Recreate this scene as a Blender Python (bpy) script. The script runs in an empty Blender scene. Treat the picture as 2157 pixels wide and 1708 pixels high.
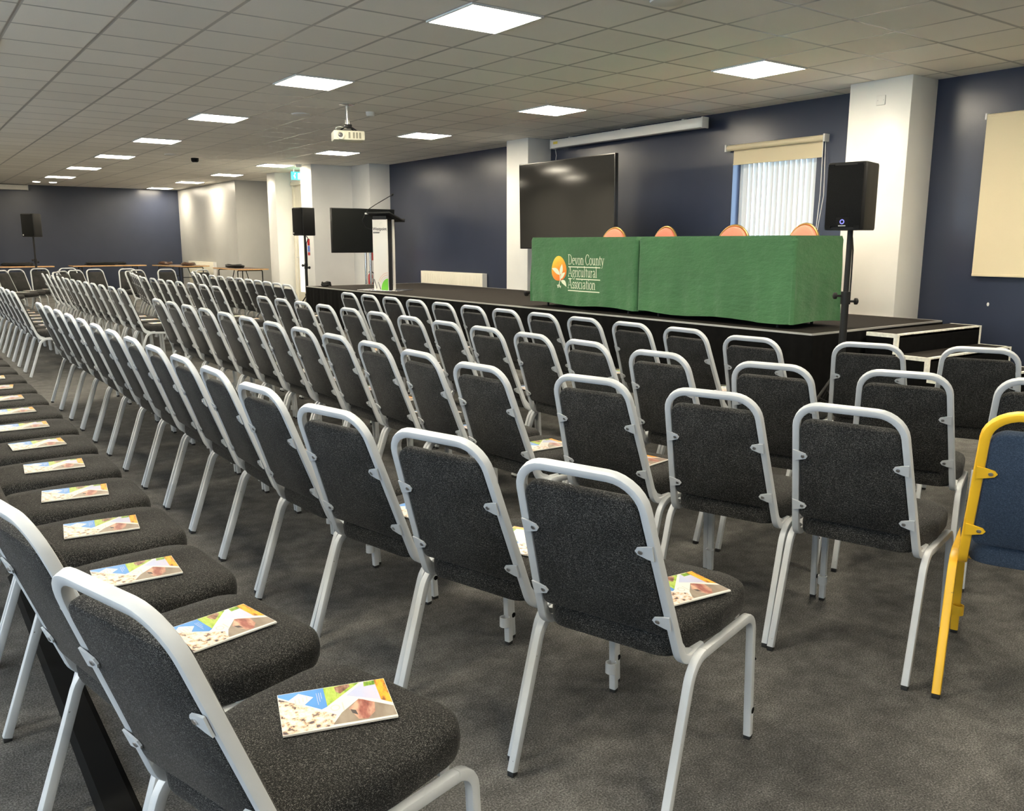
import bpy, math, random
from mathutils import Vector, Matrix
random.seed(7)
PI = math.pi
S = bpy.context.scene
COL = S.collection

# ------------------------------------------------------------------ camera, world, exposure
def setup_camera():
    yaw, pitch, roll = 0.944476, -0.185987, 0.00127
    f = Vector((math.cos(pitch)*math.cos(yaw), math.cos(pitch)*math.sin(yaw), math.sin(pitch)))
    r = f.cross(Vector((0, 0, 1))).normalized()
    u = r.cross(f)
    r2 = r*math.cos(roll)+u*math.sin(roll)
    u2 = -r*math.sin(roll)+u*math.cos(roll)
    cam = bpy.data.cameras.new('camera')
    cam.sensor_fit = 'HORIZONTAL'
    cam.sensor_width = 36.0
    cam.lens = 36.0*1805.0/2157.0
    cam.clip_start = 0.02
    o = bpy.data.objects.new('camera', cam)
    COL.objects.link(o)
    m = Matrix.Identity(4)
    for i in range(3):
        m[i][0], m[i][1], m[i][2] = r2[i], u2[i], -f[i]
    m[0][3], m[1][3], m[2][3] = -4.51237, -4.43025, 1.31754
    o.matrix_world = m
    S.camera = o
setup_camera()
W = bpy.data.worlds.new('sky')
S.world = W
W.use_nodes = True
W.node_tree.nodes['Background'].inputs[0].default_value = (0.52, 0.74, 1.0, 1)
W.node_tree.nodes['Background'].inputs[1].default_value = 3.0
S.view_settings.view_transform = 'Standard'
S.view_settings.look = 'None'
S.view_settings.gamma = 1.0
S.view_settings.use_curve_mapping = False
S.view_settings.exposure = 1.80
PANEL = 18.5            # radiance of the ceiling light panels
PANEL_COL = (1.0, 0.895, 0.70)
H = 2.88                # ceiling height

# ------------------------------------------------------------------ materials
def _nodes(name):
    m = bpy.data.materials.new(name)
    m.use_nodes = True
    nt = m.node_tree
    return m, nt, nt.nodes['Principled BSDF']

def L(nt, a, b): nt.links.new(a, b)

def coords(nt, scale=(1, 1, 1), offset_random=False, kind='Object'):
    tc = nt.nodes.new('ShaderNodeTexCoord')
    mp = nt.nodes.new('ShaderNodeMapping')
    mp.inputs['Scale'].default_value = scale
    L(nt, tc.outputs[kind], mp.inputs['Vector'])
    return mp.outputs['Vector']

def noise(nt, vec, scale, detail=2.0, rough=0.5):
    n = nt.nodes.new('ShaderNodeTexNoise')
    n.inputs['Scale'].default_value = scale
    n.inputs['Detail'].default_value = detail
    n.inputs['Roughness'].default_value = rough
    L(nt, vec, n.inputs['Vector'])
    return n.outputs['Fac']

def ramp(nt, fac, stops):
    r = nt.nodes.new('ShaderNodeValToRGB')
    el = r.color_ramp.elements
    while len(el) > 1: el.remove(el[-1])
    el[0].position = stops[0][0]; el[0].color = (*stops[0][1], 1)
    for p, c in stops[1:]:
        e = el.new(p); e.color = (*c, 1)
    L(nt, fac, r.inputs['Fac'])
    return r.outputs['Color']

def mathn(nt, op, a, b=None):
    n = nt.nodes.new('ShaderNodeMath'); n.operation = op
    for i, v in enumerate((a, b)):
        if v is None: continue
        if isinstance(v, (int, float)): n.inputs[i].default_value = v
        else: L(nt, v, n.inputs[i])
    return n.outputs[0]

def bump(nt, bsdf, height, strength=0.3, dist=0.002):
    b = nt.nodes.new('ShaderNodeBump')
    b.inputs['Strength'].default_value = strength
    b.inputs['Distance'].default_value = dist
    L(nt, height, b.inputs['Height'])
    L(nt, b.outputs['Normal'], bsdf.inputs['Normal'])

def simple(name, col, rough=0.5, metal=0.0, nscale=0, namt=0.12, bstr=0.0, emit=None, estr=0, spec=None, coat=0.0, sc=(1, 1, 1)):
    m, nt, b = _nodes(name)
    b.inputs['Base Color'].default_value = (*col, 1)
    b.inputs['Roughness'].default_value = rough
    b.inputs['Metallic'].default_value = metal
    if spec is not None: b.inputs['Specular IOR Level'].default_value = spec
    if coat: b.inputs['Coat Weight'].default_value = coat
    if nscale:
        f = noise(nt, coords(nt, sc), nscale, 3.0)
        c0 = tuple(max(0, c*(1-namt)) for c in col); c1 = tuple(min(1, c*(1+namt)) for c in col)
        L(nt, ramp(nt, f, [(0.3, c0), (0.7, c1)]), b.inputs['Base Color'])
        if bstr: bump(nt, b, f, bstr)
    if emit:
        b.inputs['Emission Color'].default_value = (*emit, 1)
        b.inputs['Emission Strength'].default_value = estr
    return m

def fabric(name, dark, light, fleck, wscale=620.0):
    m, nt, b = _nodes(name)
    a = noise(nt, coords(nt, (1, 0.4, 1)), wscale, 2.0, 0.6)
    c = noise(nt, coords(nt, (0.4, 1, 1)), wscale*1.07, 2.0, 0.6)
    f = mathn(nt, 'MAXIMUM', a, c)
    big = noise(nt, coords(nt), 9.0, 2.0)
    g = mathn(nt, 'ADD', f, mathn(nt, 'MULTIPLY', mathn(nt, 'SUBTRACT', big, 0.5), 0.10))
    L(nt, ramp(nt, g, [(0.46, dark), (0.58, light), (0.72, fleck)]), b.inputs['Base Color'])
    b.inputs['Roughness'].default_value = 0.9
    b.inputs['Specular IOR Level'].default_value = 0.2
    b.inputs['Sheen Weight'].default_value = 0.06
    b.inputs['Sheen Roughness'].default_value = 0.35
    bump(nt, b, f, 0.5, 0.0015)
    return m

def painted_metal(name, col, chip, rough=0.42):
    m, nt, b = _nodes(name)
    v = coords(nt)
    n1 = noise(nt, v, 34.0, 4.0, 0.65)
    n2 = noise(nt, v, 7.0, 2.0)
    c0 = tuple(c*0.9 for c in col); c1 = tuple(min(1, c*1.07) for c in col)
    paint = ramp(nt, n2, [(0.3, c0), (0.7, c1)])
    mix = nt.nodes.new('ShaderNodeMix'); mix.data_type = 'RGBA'
    fac = ramp(nt, n1, [(0.715, (0, 0, 0)), (0.735, (1, 1, 1))])
    L(nt, fac, mix.inputs['Factor'])
    L(nt, paint, mix.inputs['A'])
    mix.inputs['B'].default_value = (*chip, 1)
    L(nt, mix.outputs['Result'], b.inputs['Base Color'])
    b.inputs['Roughness'].default_value = rough
    bump(nt, b, noise(nt, v, 300.0, 2.0), 0.08, 0.001)
    return m

def wall_paint(name, col, rough=0.4, bs=0.12):
    m, nt, b = _nodes(name)
    v = coords(nt)
    n = noise(nt, v, 1.3, 3.0)
    c0 = tuple(c*0.94 for c in col); c1 = tuple(min(1, c*1.05) for c in col)
    L(nt, ramp(nt, n, [(0.3, c0), (0.7, c1)]), b.inputs['Base Color'])
    b.inputs['Roughness'].default_value = rough
    fine = noise(nt, v, 90.0, 3.0)
    wide = noise(nt, v, 6.0, 2.0)
    bump(nt, b, mathn(nt, 'ADD', fine, mathn(nt, 'MULTIPLY', wide, 4.0)), bs, 0.003)
    return m

def carpet_mat():
    m, nt, b = _nodes('carpet')
    v = coords(nt)
    a = noise(nt, v, 210.0, 3.0, 0.7)
    c = noise(nt, v, 14.0, 4.0, 0.6)
    d = noise(nt, v, 1.6, 3.0)
    f = mathn(nt, 'ADD', mathn(nt, 'MULTIPLY', a, 0.62), mathn(nt, 'ADD', mathn(nt, 'MULTIPLY', c, 0.2), mathn(nt, 'MULTIPLY', d, 0.18)))
    L(nt, ramp(nt, f, [(0.36, (0.029, 0.0285, 0.028)), (0.5, (0.084, 0.082, 0.078)), (0.64, (0.21, 0.206, 0.196))]), b.inputs['Base Color'])
    b.inputs['Roughness'].default_value = 0.97
    b.inputs['Specular IOR Level'].default_value = 0.1
    bump(nt, b, a, 0.7, 0.004)
    return m

def ceiling_mat():
    m, nt, b = _nodes('ceiling_tiles')
    tc = nt.nodes.new('ShaderNodeTexCoord')
    sx = nt.nodes.new('ShaderNodeSeparateXYZ')
    L(nt, tc.outputs['Object'], sx.inputs[0])
    def edge(o):
        t = mathn(nt, 'MULTIPLY', o, 1/0.6)
        fr = mathn(nt, 'FRACT', mathn(nt, 'ADD', t, 100.0))
        return mathn(nt, 'MULTIPLY', mathn(nt, 'MINIMUM', fr, mathn(nt, 'SUBTRACT', 1.0, fr)), 0.6)   # distance to a grid line
    dist = mathn(nt, 'MINIMUM', edge(sx.outputs[0]), edge(sx.outputs[1]))
    n = noise(nt, tc.outputs['Object'], 160.0, 3.0, 0.7)
    cell = nt.nodes.new('ShaderNodeTexWhiteNoise'); cell.noise_dimensions = '2D'
    fl = nt.nodes.new('ShaderNodeVectorMath'); fl.operation = 'FLOOR'
    sc = nt.nodes.new('ShaderNodeVectorMath'); sc.operation = 'SCALE'; sc.inputs['Scale'].default_value = 1/0.6
    L(nt, tc.outputs['Object'], sc.inputs[0]); L(nt, sc.outputs[0], fl.inputs[0]); L(nt, fl.outputs[0], cell.inputs['Vector'])
    tile = ramp(nt, mathn(nt, 'ADD', mathn(nt, 'MULTIPLY', n, 0.6), mathn(nt, 'MULTIPLY', cell.outputs['Value'], 0.4)),
                [(0.2, (0.80, 0.77, 0.70)), (0.8, (0.90, 0.87, 0.80))])
    mix = nt.nodes.new('ShaderNodeMix'); mix.data_type = 'RGBA'
    L(nt, ramp(nt, dist, [(0.0115, (1, 1, 1)), (0.0135, (0, 0, 0))]), mix.inputs['Factor'])
    L(nt, tile, mix.inputs['A'])
    mix.inputs['B'].default_value = (0.42, 0.40, 0.36, 1)  # grid lines darkened, shade of the gaps between tiles put into the colour
    L(nt, mix.outputs['Result'], b.inputs['Base Color'])
    L(nt, ramp(nt, dist, [(0.012, (0.33, 0.33, 0.33)), (0.014, (0.9, 0.9, 0.9))]), b.inputs['Roughness'])
    bump(nt, b, mathn(nt, 'MULTIPLY', mathn(nt, 'MINIMUM', dist, 0.018), 60.0), 0.35, 0.006)
    return m

def slat_mat():
    m, nt, b = _nodes('blind_slat_fabric')
    b.inputs['Base Color'].default_value = (0.62, 0.60, 0.56, 1)
    b.inputs['Roughness'].default_value = 0.85
    tr = nt.nodes.new('ShaderNodeBsdfTranslucent'); tr.inputs['Color'].default_value = (0.9, 0.86, 0.78, 1)
    mx = nt.nodes.new('ShaderNodeMixShader'); mx.inputs[0].default_value = 0.05
    out = nt.nodes['Material Output']
    L(nt, b.outputs[0], mx.inputs[1]); L(nt, tr.outputs[0], mx.inputs[2]); L(nt, mx.outputs[0], out.inputs['Surface'])
    return m

def glass_mat():
    m, nt, b = _nodes('window_glass')
    tr = nt.nodes.new('ShaderNodeBsdfTransparent')
    gl = nt.nodes.new('ShaderNodeBsdfGlossy'); gl.inputs['Roughness'].default_value = 0.02
    mx = nt.nodes.new('ShaderNodeMixShader'); mx.inputs[0].default_value = 0.06
    L(nt, tr.outputs[0], mx.inputs[1]); L(nt, gl.outputs[0], mx.inputs[2])
    L(nt, mx.outputs[0], nt.nodes['Material Output'].inputs['Surface'])
    return m

def cloth_mat(name, col):
    m, nt, b = _nodes(name)
    v = coords(nt)
    w = noise(nt, v, 600.0, 2.0)
    n = noise(nt, v, 3.0, 3.0)
    c0 = tuple(c*0.88 for c in col); c1 = tuple(c*1.1 for c in col)
    L(nt, ramp(nt, n, [(0.3, c0), (0.7, c1)]), b.inputs['Base Color'])
    b.inputs['Roughness'].default_value = 0.85
    b.inputs['Sheen Weight'].default_value = 0.2
    cr = noise(nt, coords(nt, (1, 1, 2.6)), 5.5, 4.0, 0.6)
    bump(nt, b, mathn(nt, 'ADD', mathn(nt, 'MULTIPLY', cr, 6.0), mathn(nt, 'MULTIPLY', w, 0.12)), 0.5, 0.009)
    return m

def sheep_mat():
    m, nt, b = _nodes('print_sheep_photo')
    n = noise(nt, coords(nt), 75.0, 4.0, 0.6)
    L(nt, ramp(nt, n, [(0.36, (0.07, 0.05, 0.06)), (0.44, (0.75, 0.50, 0.32)), (0.5, (0.62, 0.52, 0.50)), (0.62, (0.66, 0.62, 0.65)), (0.75, (0.58, 0.40, 0.24))]), b.inputs['Base Color'])
    b.inputs['Roughness'].default_value = 0.3
    return m

def print_noise(name, stops, scale):
    m, nt, b = _nodes(name)
    n = noise(nt, coords(nt, (1, 0.35, 1)), scale, 3.0, 0.6)
    L(nt, ramp(nt, n, stops), b.inputs['Base Color'])
    b.inputs['Roughness'].default_value = 0.3
    return m

def egg_mat():
    m, nt, b = _nodes('print_orange_sun')
    tc = nt.nodes.new('ShaderNodeTexCoord')
    sx = nt.nodes.new('ShaderNodeSeparateXYZ'); L(nt, tc.outputs['Generated'], sx.inputs[0])
    g = mathn(nt, 'ADD', mathn(nt, 'MULTIPLY', sx.outputs[2], 0.7), mathn(nt, 'MULTIPLY', sx.outputs[1], 0.3))
    g = mathn(nt, 'ADD', g, mathn(nt, 'MULTIPLY', mathn(nt, 'SUBTRACT', noise(nt, tc.outputs['Object'], 25.0, 3.0), 0.5), 0.2))
    L(nt, ramp(nt, g, [(0.1, (0.80, 0.17, 0.03)), (0.5, (0.87, 0.33, 0.035)), (0.72, (0.93, 0.56, 0.05)), (0.95, (0.95, 0.75, 0.12))]), b.inputs['Base Color'])
    b.inputs['Roughness'].default_value = 0.8
    return m

M = dict(
    fabric=fabric('charcoal_fabric', (0.003, 0.003, 0.0032), (0.0125, 0.0122, 0.0118), (0.15, 0.147, 0.138)),
    navy_fabric=fabric('navy_velour', (0.016, 0.026, 0.045), (0.030, 0.046, 0.075), (0.06, 0.085, 0.12), 700.0),
    silver=painted_metal('silver_paint', (0.44, 0.46, 0.475), (0.10, 0.08, 0.07)),
    yellow=painted_metal('yellow_paint', (0.80, 0.46, 0.02), (0.16, 0.09, 0.04)),
    rubber=simple('black_rubber', (0.012, 0.012, 0.012), 0.7),
    screw=simple('steel_screw', (0.55, 0.55, 0.56), 0.3, 1.0),
    hole=simple('black_plug', (0.003, 0.003, 0.003), 0.8, spec=0.1),
    carpet=carpet_mat(), ceiling=ceiling_mat(),
    navy=wall_paint('navy_wall_paint', (0.034, 0.042, 0.070), 0.27),
    white=wall_paint('white_wall_paint', (0.77, 0.76, 0.72), 0.38, 0.08),
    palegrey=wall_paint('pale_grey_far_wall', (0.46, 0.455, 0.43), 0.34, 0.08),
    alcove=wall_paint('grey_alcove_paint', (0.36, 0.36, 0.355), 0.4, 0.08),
    grey=wall_paint('pale_grey_wall_paint', (0.76, 0.755, 0.73), 0.4, 0.08),
    trimwhite=simple('white_gloss', (0.75, 0.73, 0.68), 0.3),
    cream=simple('cream_paint', (0.74, 0.70, 0.58), 0.45, nscale=3, namt=0.04),
    diffuser=simple('light_diffuser', (0.9, 0.9, 0.9), 0.6, emit=PANEL_COL, estr=PANEL),
    spot=simple('downlight_lens', (0.9, 0.9, 0.9), 0.6, emit=PANEL_COL, estr=4.0),
    frame=simple('white_lamp_frame', (0.75, 0.75, 0.73), 0.4),
    slat=slat_mat(), glass=glass_mat(),
    blind=simple('cream_blind_fabric', (0.70, 0.60, 0.40), 0.8, nscale=900, namt=0.06, bstr=0.1),
    black=simple('black_plastic', (0.009, 0.009, 0.009), 0.55, spec=0.3, nscale=350, namt=0.3, bstr=0.15),
    grille=simple('speaker_grille', (0.005, 0.005, 0.005), 0.7, nscale=500, namt=0.9, bstr=0.6, spec=0.15),
    screen=simple('tv_screen_glass', (0.006, 0.006, 0.006), 0.08, spec=0.6),
    screenmatte=simple('tv_screen_dark', (0.010, 0.011, 0.010), 0.25, spec=0.4),
    bezel=simple('tv_bezel', (0.008, 0.008, 0.009), 0.35),
    deck=simple('black_stage_carpet', (0.035, 0.031, 0.028), 0.95, nscale=240, namt=0.45, bstr=0.5, spec=0.1),
    skirt=simple('black_skirt_cloth', (0.004, 0.004, 0.004), 0.9, spec=0.1, nscale=20, namt=0.3),
    alu=simple('aluminium_edge', (0.62, 0.61, 0.58), 0.35, 0.6),
    whiteedge=simple('worn_white_edge', (0.86, 0.85, 0.76), 0.6, nscale=30, namt=0.15),
    green=cloth_mat('green_cloth', (0.055, 0.165, 0.062)),
    ink=simple('cream_print', (0.80, 0.84, 0.62), 0.8),
    egg=egg_mat(),
    salmon=simple('salmon_upholstery', (0.80, 0.20, 0.13), 0.85, nscale=300, namt=0.1, bstr=0.2),
    gold=simple('gold_frame', (0.36, 0.22, 0.07), 0.35, 0.7),
    wood=simple('birch_ply', (0.62, 0.36, 0.16), 0.45, nscale=6, namt=0.25, sc=(1, 12, 12)),
    dwood=simple('dark_laminate', (0.10, 0.055, 0.035), 0.4, nscale=6, namt=0.3, sc=(1, 12, 12)),
    steel=simple('chrome_pole', (0.70, 0.70, 0.70), 0.22, 1.0),
    paper=simple('white_paper', (0.66, 0.65, 0.62), 0.35),
    pblue=print_noise('print_sky_blue', [(0.3, (0.05, 0.20, 0.56)), (0.7, (0.12, 0.33, 0.68))], 6.0),
    pgreen=print_noise('print_green_field', [(0.35, (0.10, 0.22, 0.03)), (0.45, (0.28, 0.42, 0.05)), (0.6, (0.42, 0.52, 0.11)), (0.7, (0.15, 0.30, 0.05))], 60.0),
    pcow=print_noise('print_brown_cow', [(0.35, (0.05, 0.03, 0.025)), (0.5, (0.22, 0.10, 0.07)), (0.68, (0.5, 0.33, 0.25))], 70.0),
    plav=print_noise('print_lavender_sky', [(0.3, (0.40, 0.46, 0.66)), (0.7, (0.56, 0.49, 0.58))], 12.0),
    porange=print_noise('print_orange_band', [(0.38, (0.25, 0.09, 0.02)), (0.5, (0.85, 0.36, 0.03)), (0.7, (0.90, 0.48, 0.06))], 60.0),
    pbrown=print_noise('print_brown_ground', [(0.3, (0.17, 0.13, 0.10)), (0.7, (0.30, 0.25, 0.20))], 30.0),
    pred=print_noise('print_red_face', [(0.3, (0.10, 0.03, 0.025)), (0.5, (0.30, 0.10, 0.08)), (0.7, (0.55, 0.35, 0.25))], 45.0),
    psheep=sheep_mat(),
    pgrey=simple('print_grey', (0.50, 0.50, 0.47), 0.4),
    pdk=simple('print_dark', (0.06, 0.05, 0.05), 0.4),
    lime=simple('print_lime_green', (0.15, 0.52, 0.03), 0.4),
    coral=simple('print_coral_line', (0.70, 0.25, 0.16), 0.4),
    red=simple('red_enamel', (0.42, 0.02, 0.02), 0.35),
    blueblob=simple('print_blue', (0.08, 0.14, 0.45), 0.5),
    exitg=simple('exit_sign_green', (0.02, 0.45, 0.33), 0.4, emit=(0.03, 0.75, 0.55), estr=1.0),
    exitw=simple('exit_sign_white', (0.85, 0.9, 0.88), 0.4, emit=(0.8, 1, 0.95), estr=1.0),
    led=simple('blue_led', (0.1, 0.1, 0.6), 0.4, emit=(0.25, 0.25, 1.0), estr=0.28),
    plastic=simple('white_plastic', (0.72, 0.71, 0.67), 0.45),
    projgrille=simple('projector_grille', (0.28, 0.27, 0.20), 0.5),
    projbody=simple('projector_cream', (0.74, 0.72, 0.58), 0.45),
    lens=simple('projector_lens', (0.12, 0.12, 0.13), 0.1),
    label_y=simple('yellow_label', (0.75, 0.60, 0.06), 0.5),
    frost=simple('door_glazing', (0.85, 0.86, 0.80), 0.4, emit=(1.0, 0.97, 0.88), estr=0.35),  # glow put into the glass, stands in for daylight behind the door
)

# ------------------------------------------------------------------ mesh builder
class MB:
    def __init__(self): self.v = []; self.f = []; self.mi = []; self.mats = []; self.cur = 0; self.smooth = []
    def use(self, mat):
        if mat not in self.mats: self.mats.append(mat)
        self.cur = self.mats.index(mat); return self
    def add(self, vs, fs, smooth=False):
        n = len(self.v); self.v += [tuple(p) for p in vs]
        for f in fs:
            self.f.append([i+n for i in f]); self.mi.append(self.cur); self.smooth.append(smooth)
        return self
    def box(self, lo, hi, mat4=None, bevel=0.0):
        (x0, y0, z0), (x1, y1, z1) = lo, hi
        if bevel <= 0:
            vs = [(x0, y0, z0), (x1, y0, z0), (x1, y1, z0), (x0, y1, z0), (x0, y0, z1), (x1, y0, z1), (x1, y1, z1), (x0, y1, z1)]
            fs = [(3, 2, 1, 0), (4, 5, 6, 7), (0, 1, 5, 4), (1, 2, 6, 5), (2, 3, 7, 6), (3, 0, 4, 7)]
        else:
            b = min(bevel, (x1-x0)/2.01, (y1-y0)/2.01, (z1-z0)/2.01)
            def ring(ix, z):
                k = []
                for cx, cy, a0 in ((x1-b, y1-b, 0), (x0+b, y1-b, 90), (x0+b, y0+b, 180), (x1-b, y0+b, 270)):
                    for a in (0, 45, 90):
                        t = math.radians(a0+a); k.append((cx+(b-ix)*math.cos(t), cy+(b-ix)*math.sin(t), z))
                return k
            q = b*0.3
            rs = [ring(b*0.98, z0), ring(q, z0+q), ring(0, z0+b), ring(0, z1-b), ring(q, z1-q), ring(b*0.98, z1)]
            vs = [p for r in rs for p in r]; fs = []
            for i in range(5):
                for j in range(12):
                    k = (j+1) % 12; fs.append((i*12+j, i*12+k, i*12+12+k, i*12+12+j))
            fs.append(tuple(range(11, -1, -1))); fs.append(tuple(range(60, 72)))
        if mat4 is not None: vs = [mat4 @ Vector(p) for p in vs]
        return self.add(vs, fs, bevel > 0)
    def sweep(self, path, sec, up=Vector((0, 0, 1)), closed=False, cap=True):
        P = [Vector(p) for p in path]; n = len(P); ns = len(sec)
        T = []
        for i in range(n):
            a = P[i-1] if (i > 0 or closed) else P[i]; b = P[(i+1) % n] if (i < n-1 or closed) else P[i]
            T.append((b-a).normalized())
        nor = (up - up.dot(T[0])*T[0])
        if nor.length < 1e-4: nor = Vector((1, 0, 0)) - T[0].x*T[0]
        nor.normalize(); vs = []
        for i in range(n):
            nor = nor - nor.dot(T[i])*T[i]; nor.normalize()
            bi = T[i].cross(nor)
            k = 1.0
            for (a, b) in sec: vs.append(P[i]+nor*b+bi*a)
        fs = []
        for i in range(n if closed else n-1):
            i2 = (i+1) % n
            for j in range(ns):
                k = (j+1) % ns; fs.append((i*ns+j, i*ns+k, i2*ns+k, i2*ns+j))
        if cap and not closed:
            fs.append(tuple(range(ns-1, -1, -1))); fs.append(tuple((n-1)*ns+j for j in range(ns)))
        return self.add(vs, fs, True)
    def tube(self, path, r, n=10, **k):
        return self.sweep(path, [(r*math.cos(2*PI*i/n), r*math.sin(2*PI*i/n)) for i in range(n)], **k)
    def cyl(self, p0, p1, r, n=16): return self.tube([p0, p1], r, n)
    def lathe(self, prof, centre=(0, 0, 0), n=20, mat4=None):
        vs = []; fs = []
        for r, z in prof:
            for i in range(n):
                t = 2*PI*i/n; vs.append(Vector((r*math.cos(t), r*math.sin(t), z)))
        m = len(prof)
        for i in range(m-1):
            for j in range(n):
                k = (j+1) % n; fs.append((i*n+j, i*n+k, i*n+n+k, i*n+n+j))
        fs.append(tuple(range(n-1, -1, -1))); fs.append(tuple((m-1)*n+j for j in range(n)))
        if mat4 is not None: vs = [mat4 @ p for p in vs]
        c = Vector(centre)
        return self.add([p+c for p in vs], fs, True)
    def poly(self, pts): return self.add(pts, [tuple(range(len(pts)))])
    def cushion(self, outline, rings, dome, mat4=None, steps=(0.72, 0.4)):
        n = len(outline)
        cx = sum(p[0] for p in outline)/n; cy = sum(p[1] for p in outline)/n
        vs = []; fs = []; ins = 0; z = 0
        def ring(ins, z, k=1.0):
            for x, y in outline:
                dx, dy = x-cx, y-cy; l = math.hypot(dx, dy); s = (l-ins)/l*k
                vs.append((cx+dx*s, cy+dy*s, z))
        for ins, z in rings: ring(ins, z)
        for k in steps: ring(ins, z+dome*(1-k*k), k)
        m = len(rings)+len(steps)
        for i in range(m-1):
            for j in range(n):
                k = (j+1) % n; fs.append((i*n+j, i*n+k, i*n+n+k, i*n+n+j))
        vs.append((cx, cy, z+dome)); c = len(vs)-1
        for j in range(n): fs.append(((m-1)*n+j, (m-1)*n+(j+1) % n, c))
        fs.append(tuple(range(n-1, -1, -1)))
        if mat4 is not None: vs = [mat4 @ Vector(p) for p in vs]
        return self.add(vs, fs, True)
    def build(self, name, mat=None, parent=None, loc=None):
        me = bpy.data.meshes.new(name)
        me.from_pydata([tuple(p) for p in self.v], [], self.f)
        mats = self.mats if self.mats else ([mat] if mat else [])
        for m in mats: me.materials.append(m)
        if self.mats: me.polygons.foreach_set('material_index', self.mi)
        me.polygons.foreach_set('use_smooth', self.smooth)
        if any(self.smooth): me.set_sharp_from_angle(angle=math.radians(38))
        me.update()
        o = bpy.data.objects.new(name, me); COL.objects.link(o)
        if parent: o.parent = parent
        if loc: o.location = loc
        return o

def rsec(w, h, r, n=3):
    out = []
    for cx, cy, a0 in ((w/2-r, h/2-r, 0), (-w/2+r, h/2-r, 90), (-w/2+r, -h/2+r, 180), (w/2-r, -h/2+r, 270)):
        for i in range(n): t = math.radians(a0+90*i/(n-1)); out.append((cx+r*math.cos(t), cy+r*math.sin(t)))
    return out

def fillet(pts, rad, n=6):
    P = [Vector(p) for p in pts]; out = [P[0]]
    for i in range(1, len(P)-1):
        r = rad[i-1] if isinstance(rad, (list, tuple)) else rad
        a = (P[i-1]-P[i]); b = (P[i+1]-P[i]); la, lb = a.length, b.length; a.normalize(); b.normalize()
        ang = a.angle(b); d = min(r/math.tan(ang/2), la*0.49, lb*0.49)
        p0 = P[i]+a*d; p2 = P[i]+b*d; rr = d*math.tan(ang/2)
        c = P[i]+(a+b).normalized()*(rr/math.sin(ang/2))
        u = (p0-c); v = (p2-c); th = u.angle(v)
        for k in range(n+1):
            t = k/n
            out.append(c+(u*math.sin((1-t)*th)+v*math.sin(t*th))/math.sin(th))
    out.append(P[-1]); return out

def rounded(pts, rad, n=5):
    """closed 2D outline with filleted corners"""
    P = [Vector((x, y, 0)) for x, y in pts]; m = len(P); out = []
    for i in range(m):
        a = (P[i-1]-P[i]); b = (P[(i+1) % m]-P[i]); la, lb = a.length, b.length; a.normalize(); b.normalize()
        r = rad[i] if isinstance(rad, (list, tuple)) else rad
        ang = a.angle(b); d = min(r/math.tan(ang/2), la*0.49, lb*0.49)
        p0 = P[i]+a*d; p2 = P[i]+b*d; rr = d*math.tan(ang/2); c = P[i]+(a+b).normalized()*(rr/math.sin(ang/2))
        u = p0-c; v = p2-c; th = u.angle(v)
        for k in range(n+1):
            t = k/n; q = c+(u*math.sin((1-t)*th)+v*math.sin(t*th))/math.sin(th); out.append((q.x, q.y))
        # extra points along the next straight
        e = P[(i+1) % m]
        q0 = Vector((out[-1][0], out[-1][1], 0))
        for k in (1, 2): out.append(tuple((q0.lerp(e, k/3.4)).xy)) if (q0-e).length > 0.15 and rad_ok(rad, i, m, q0, e) else None
    return [p for p in out if p]
def rad_ok(rad, i, m, q0, e):
    r = rad[(i+1) % m] if isinstance(rad, (list, tuple)) else rad
    return (q0-e).length*(1-2/3.4) > r*1.05

def empty(name, loc=(0, 0, 0), rz=0.0):
    o = bpy.data.objects.new(name, None); COL.objects.link(o)
    o.location = loc; o.rotation_euler = (0, 0, rz); o.empty_display_size = 0.1
    return o
def tag(o, label=None, cat=None, group=None, kind=None):
    if label: o['label'] = label
    if cat: o['category'] = cat
    if group: o['group'] = group
    if kind: o['kind'] = kind
    return o
def struct(o): o['kind'] = 'structure'; return o
def copy_tree(o, parent=None):
    c = o.copy(); COL.objects.link(c)
    if parent: c.parent = parent
    for ch in list(o.children): copy_tree(ch, c)
    return c
ORD = ['zeroth', 'first', 'second', 'third', 'fourth', 'fifth', 'sixth', 'seventh', 'eighth', 'ninth', 'tenth', 'eleventh', 'twelfth',
       'thirteenth', 'fourteenth', 'fifteenth', 'sixteenth', 'seventeenth', 'eighteenth', 'nineteenth', 'twentieth']

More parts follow.
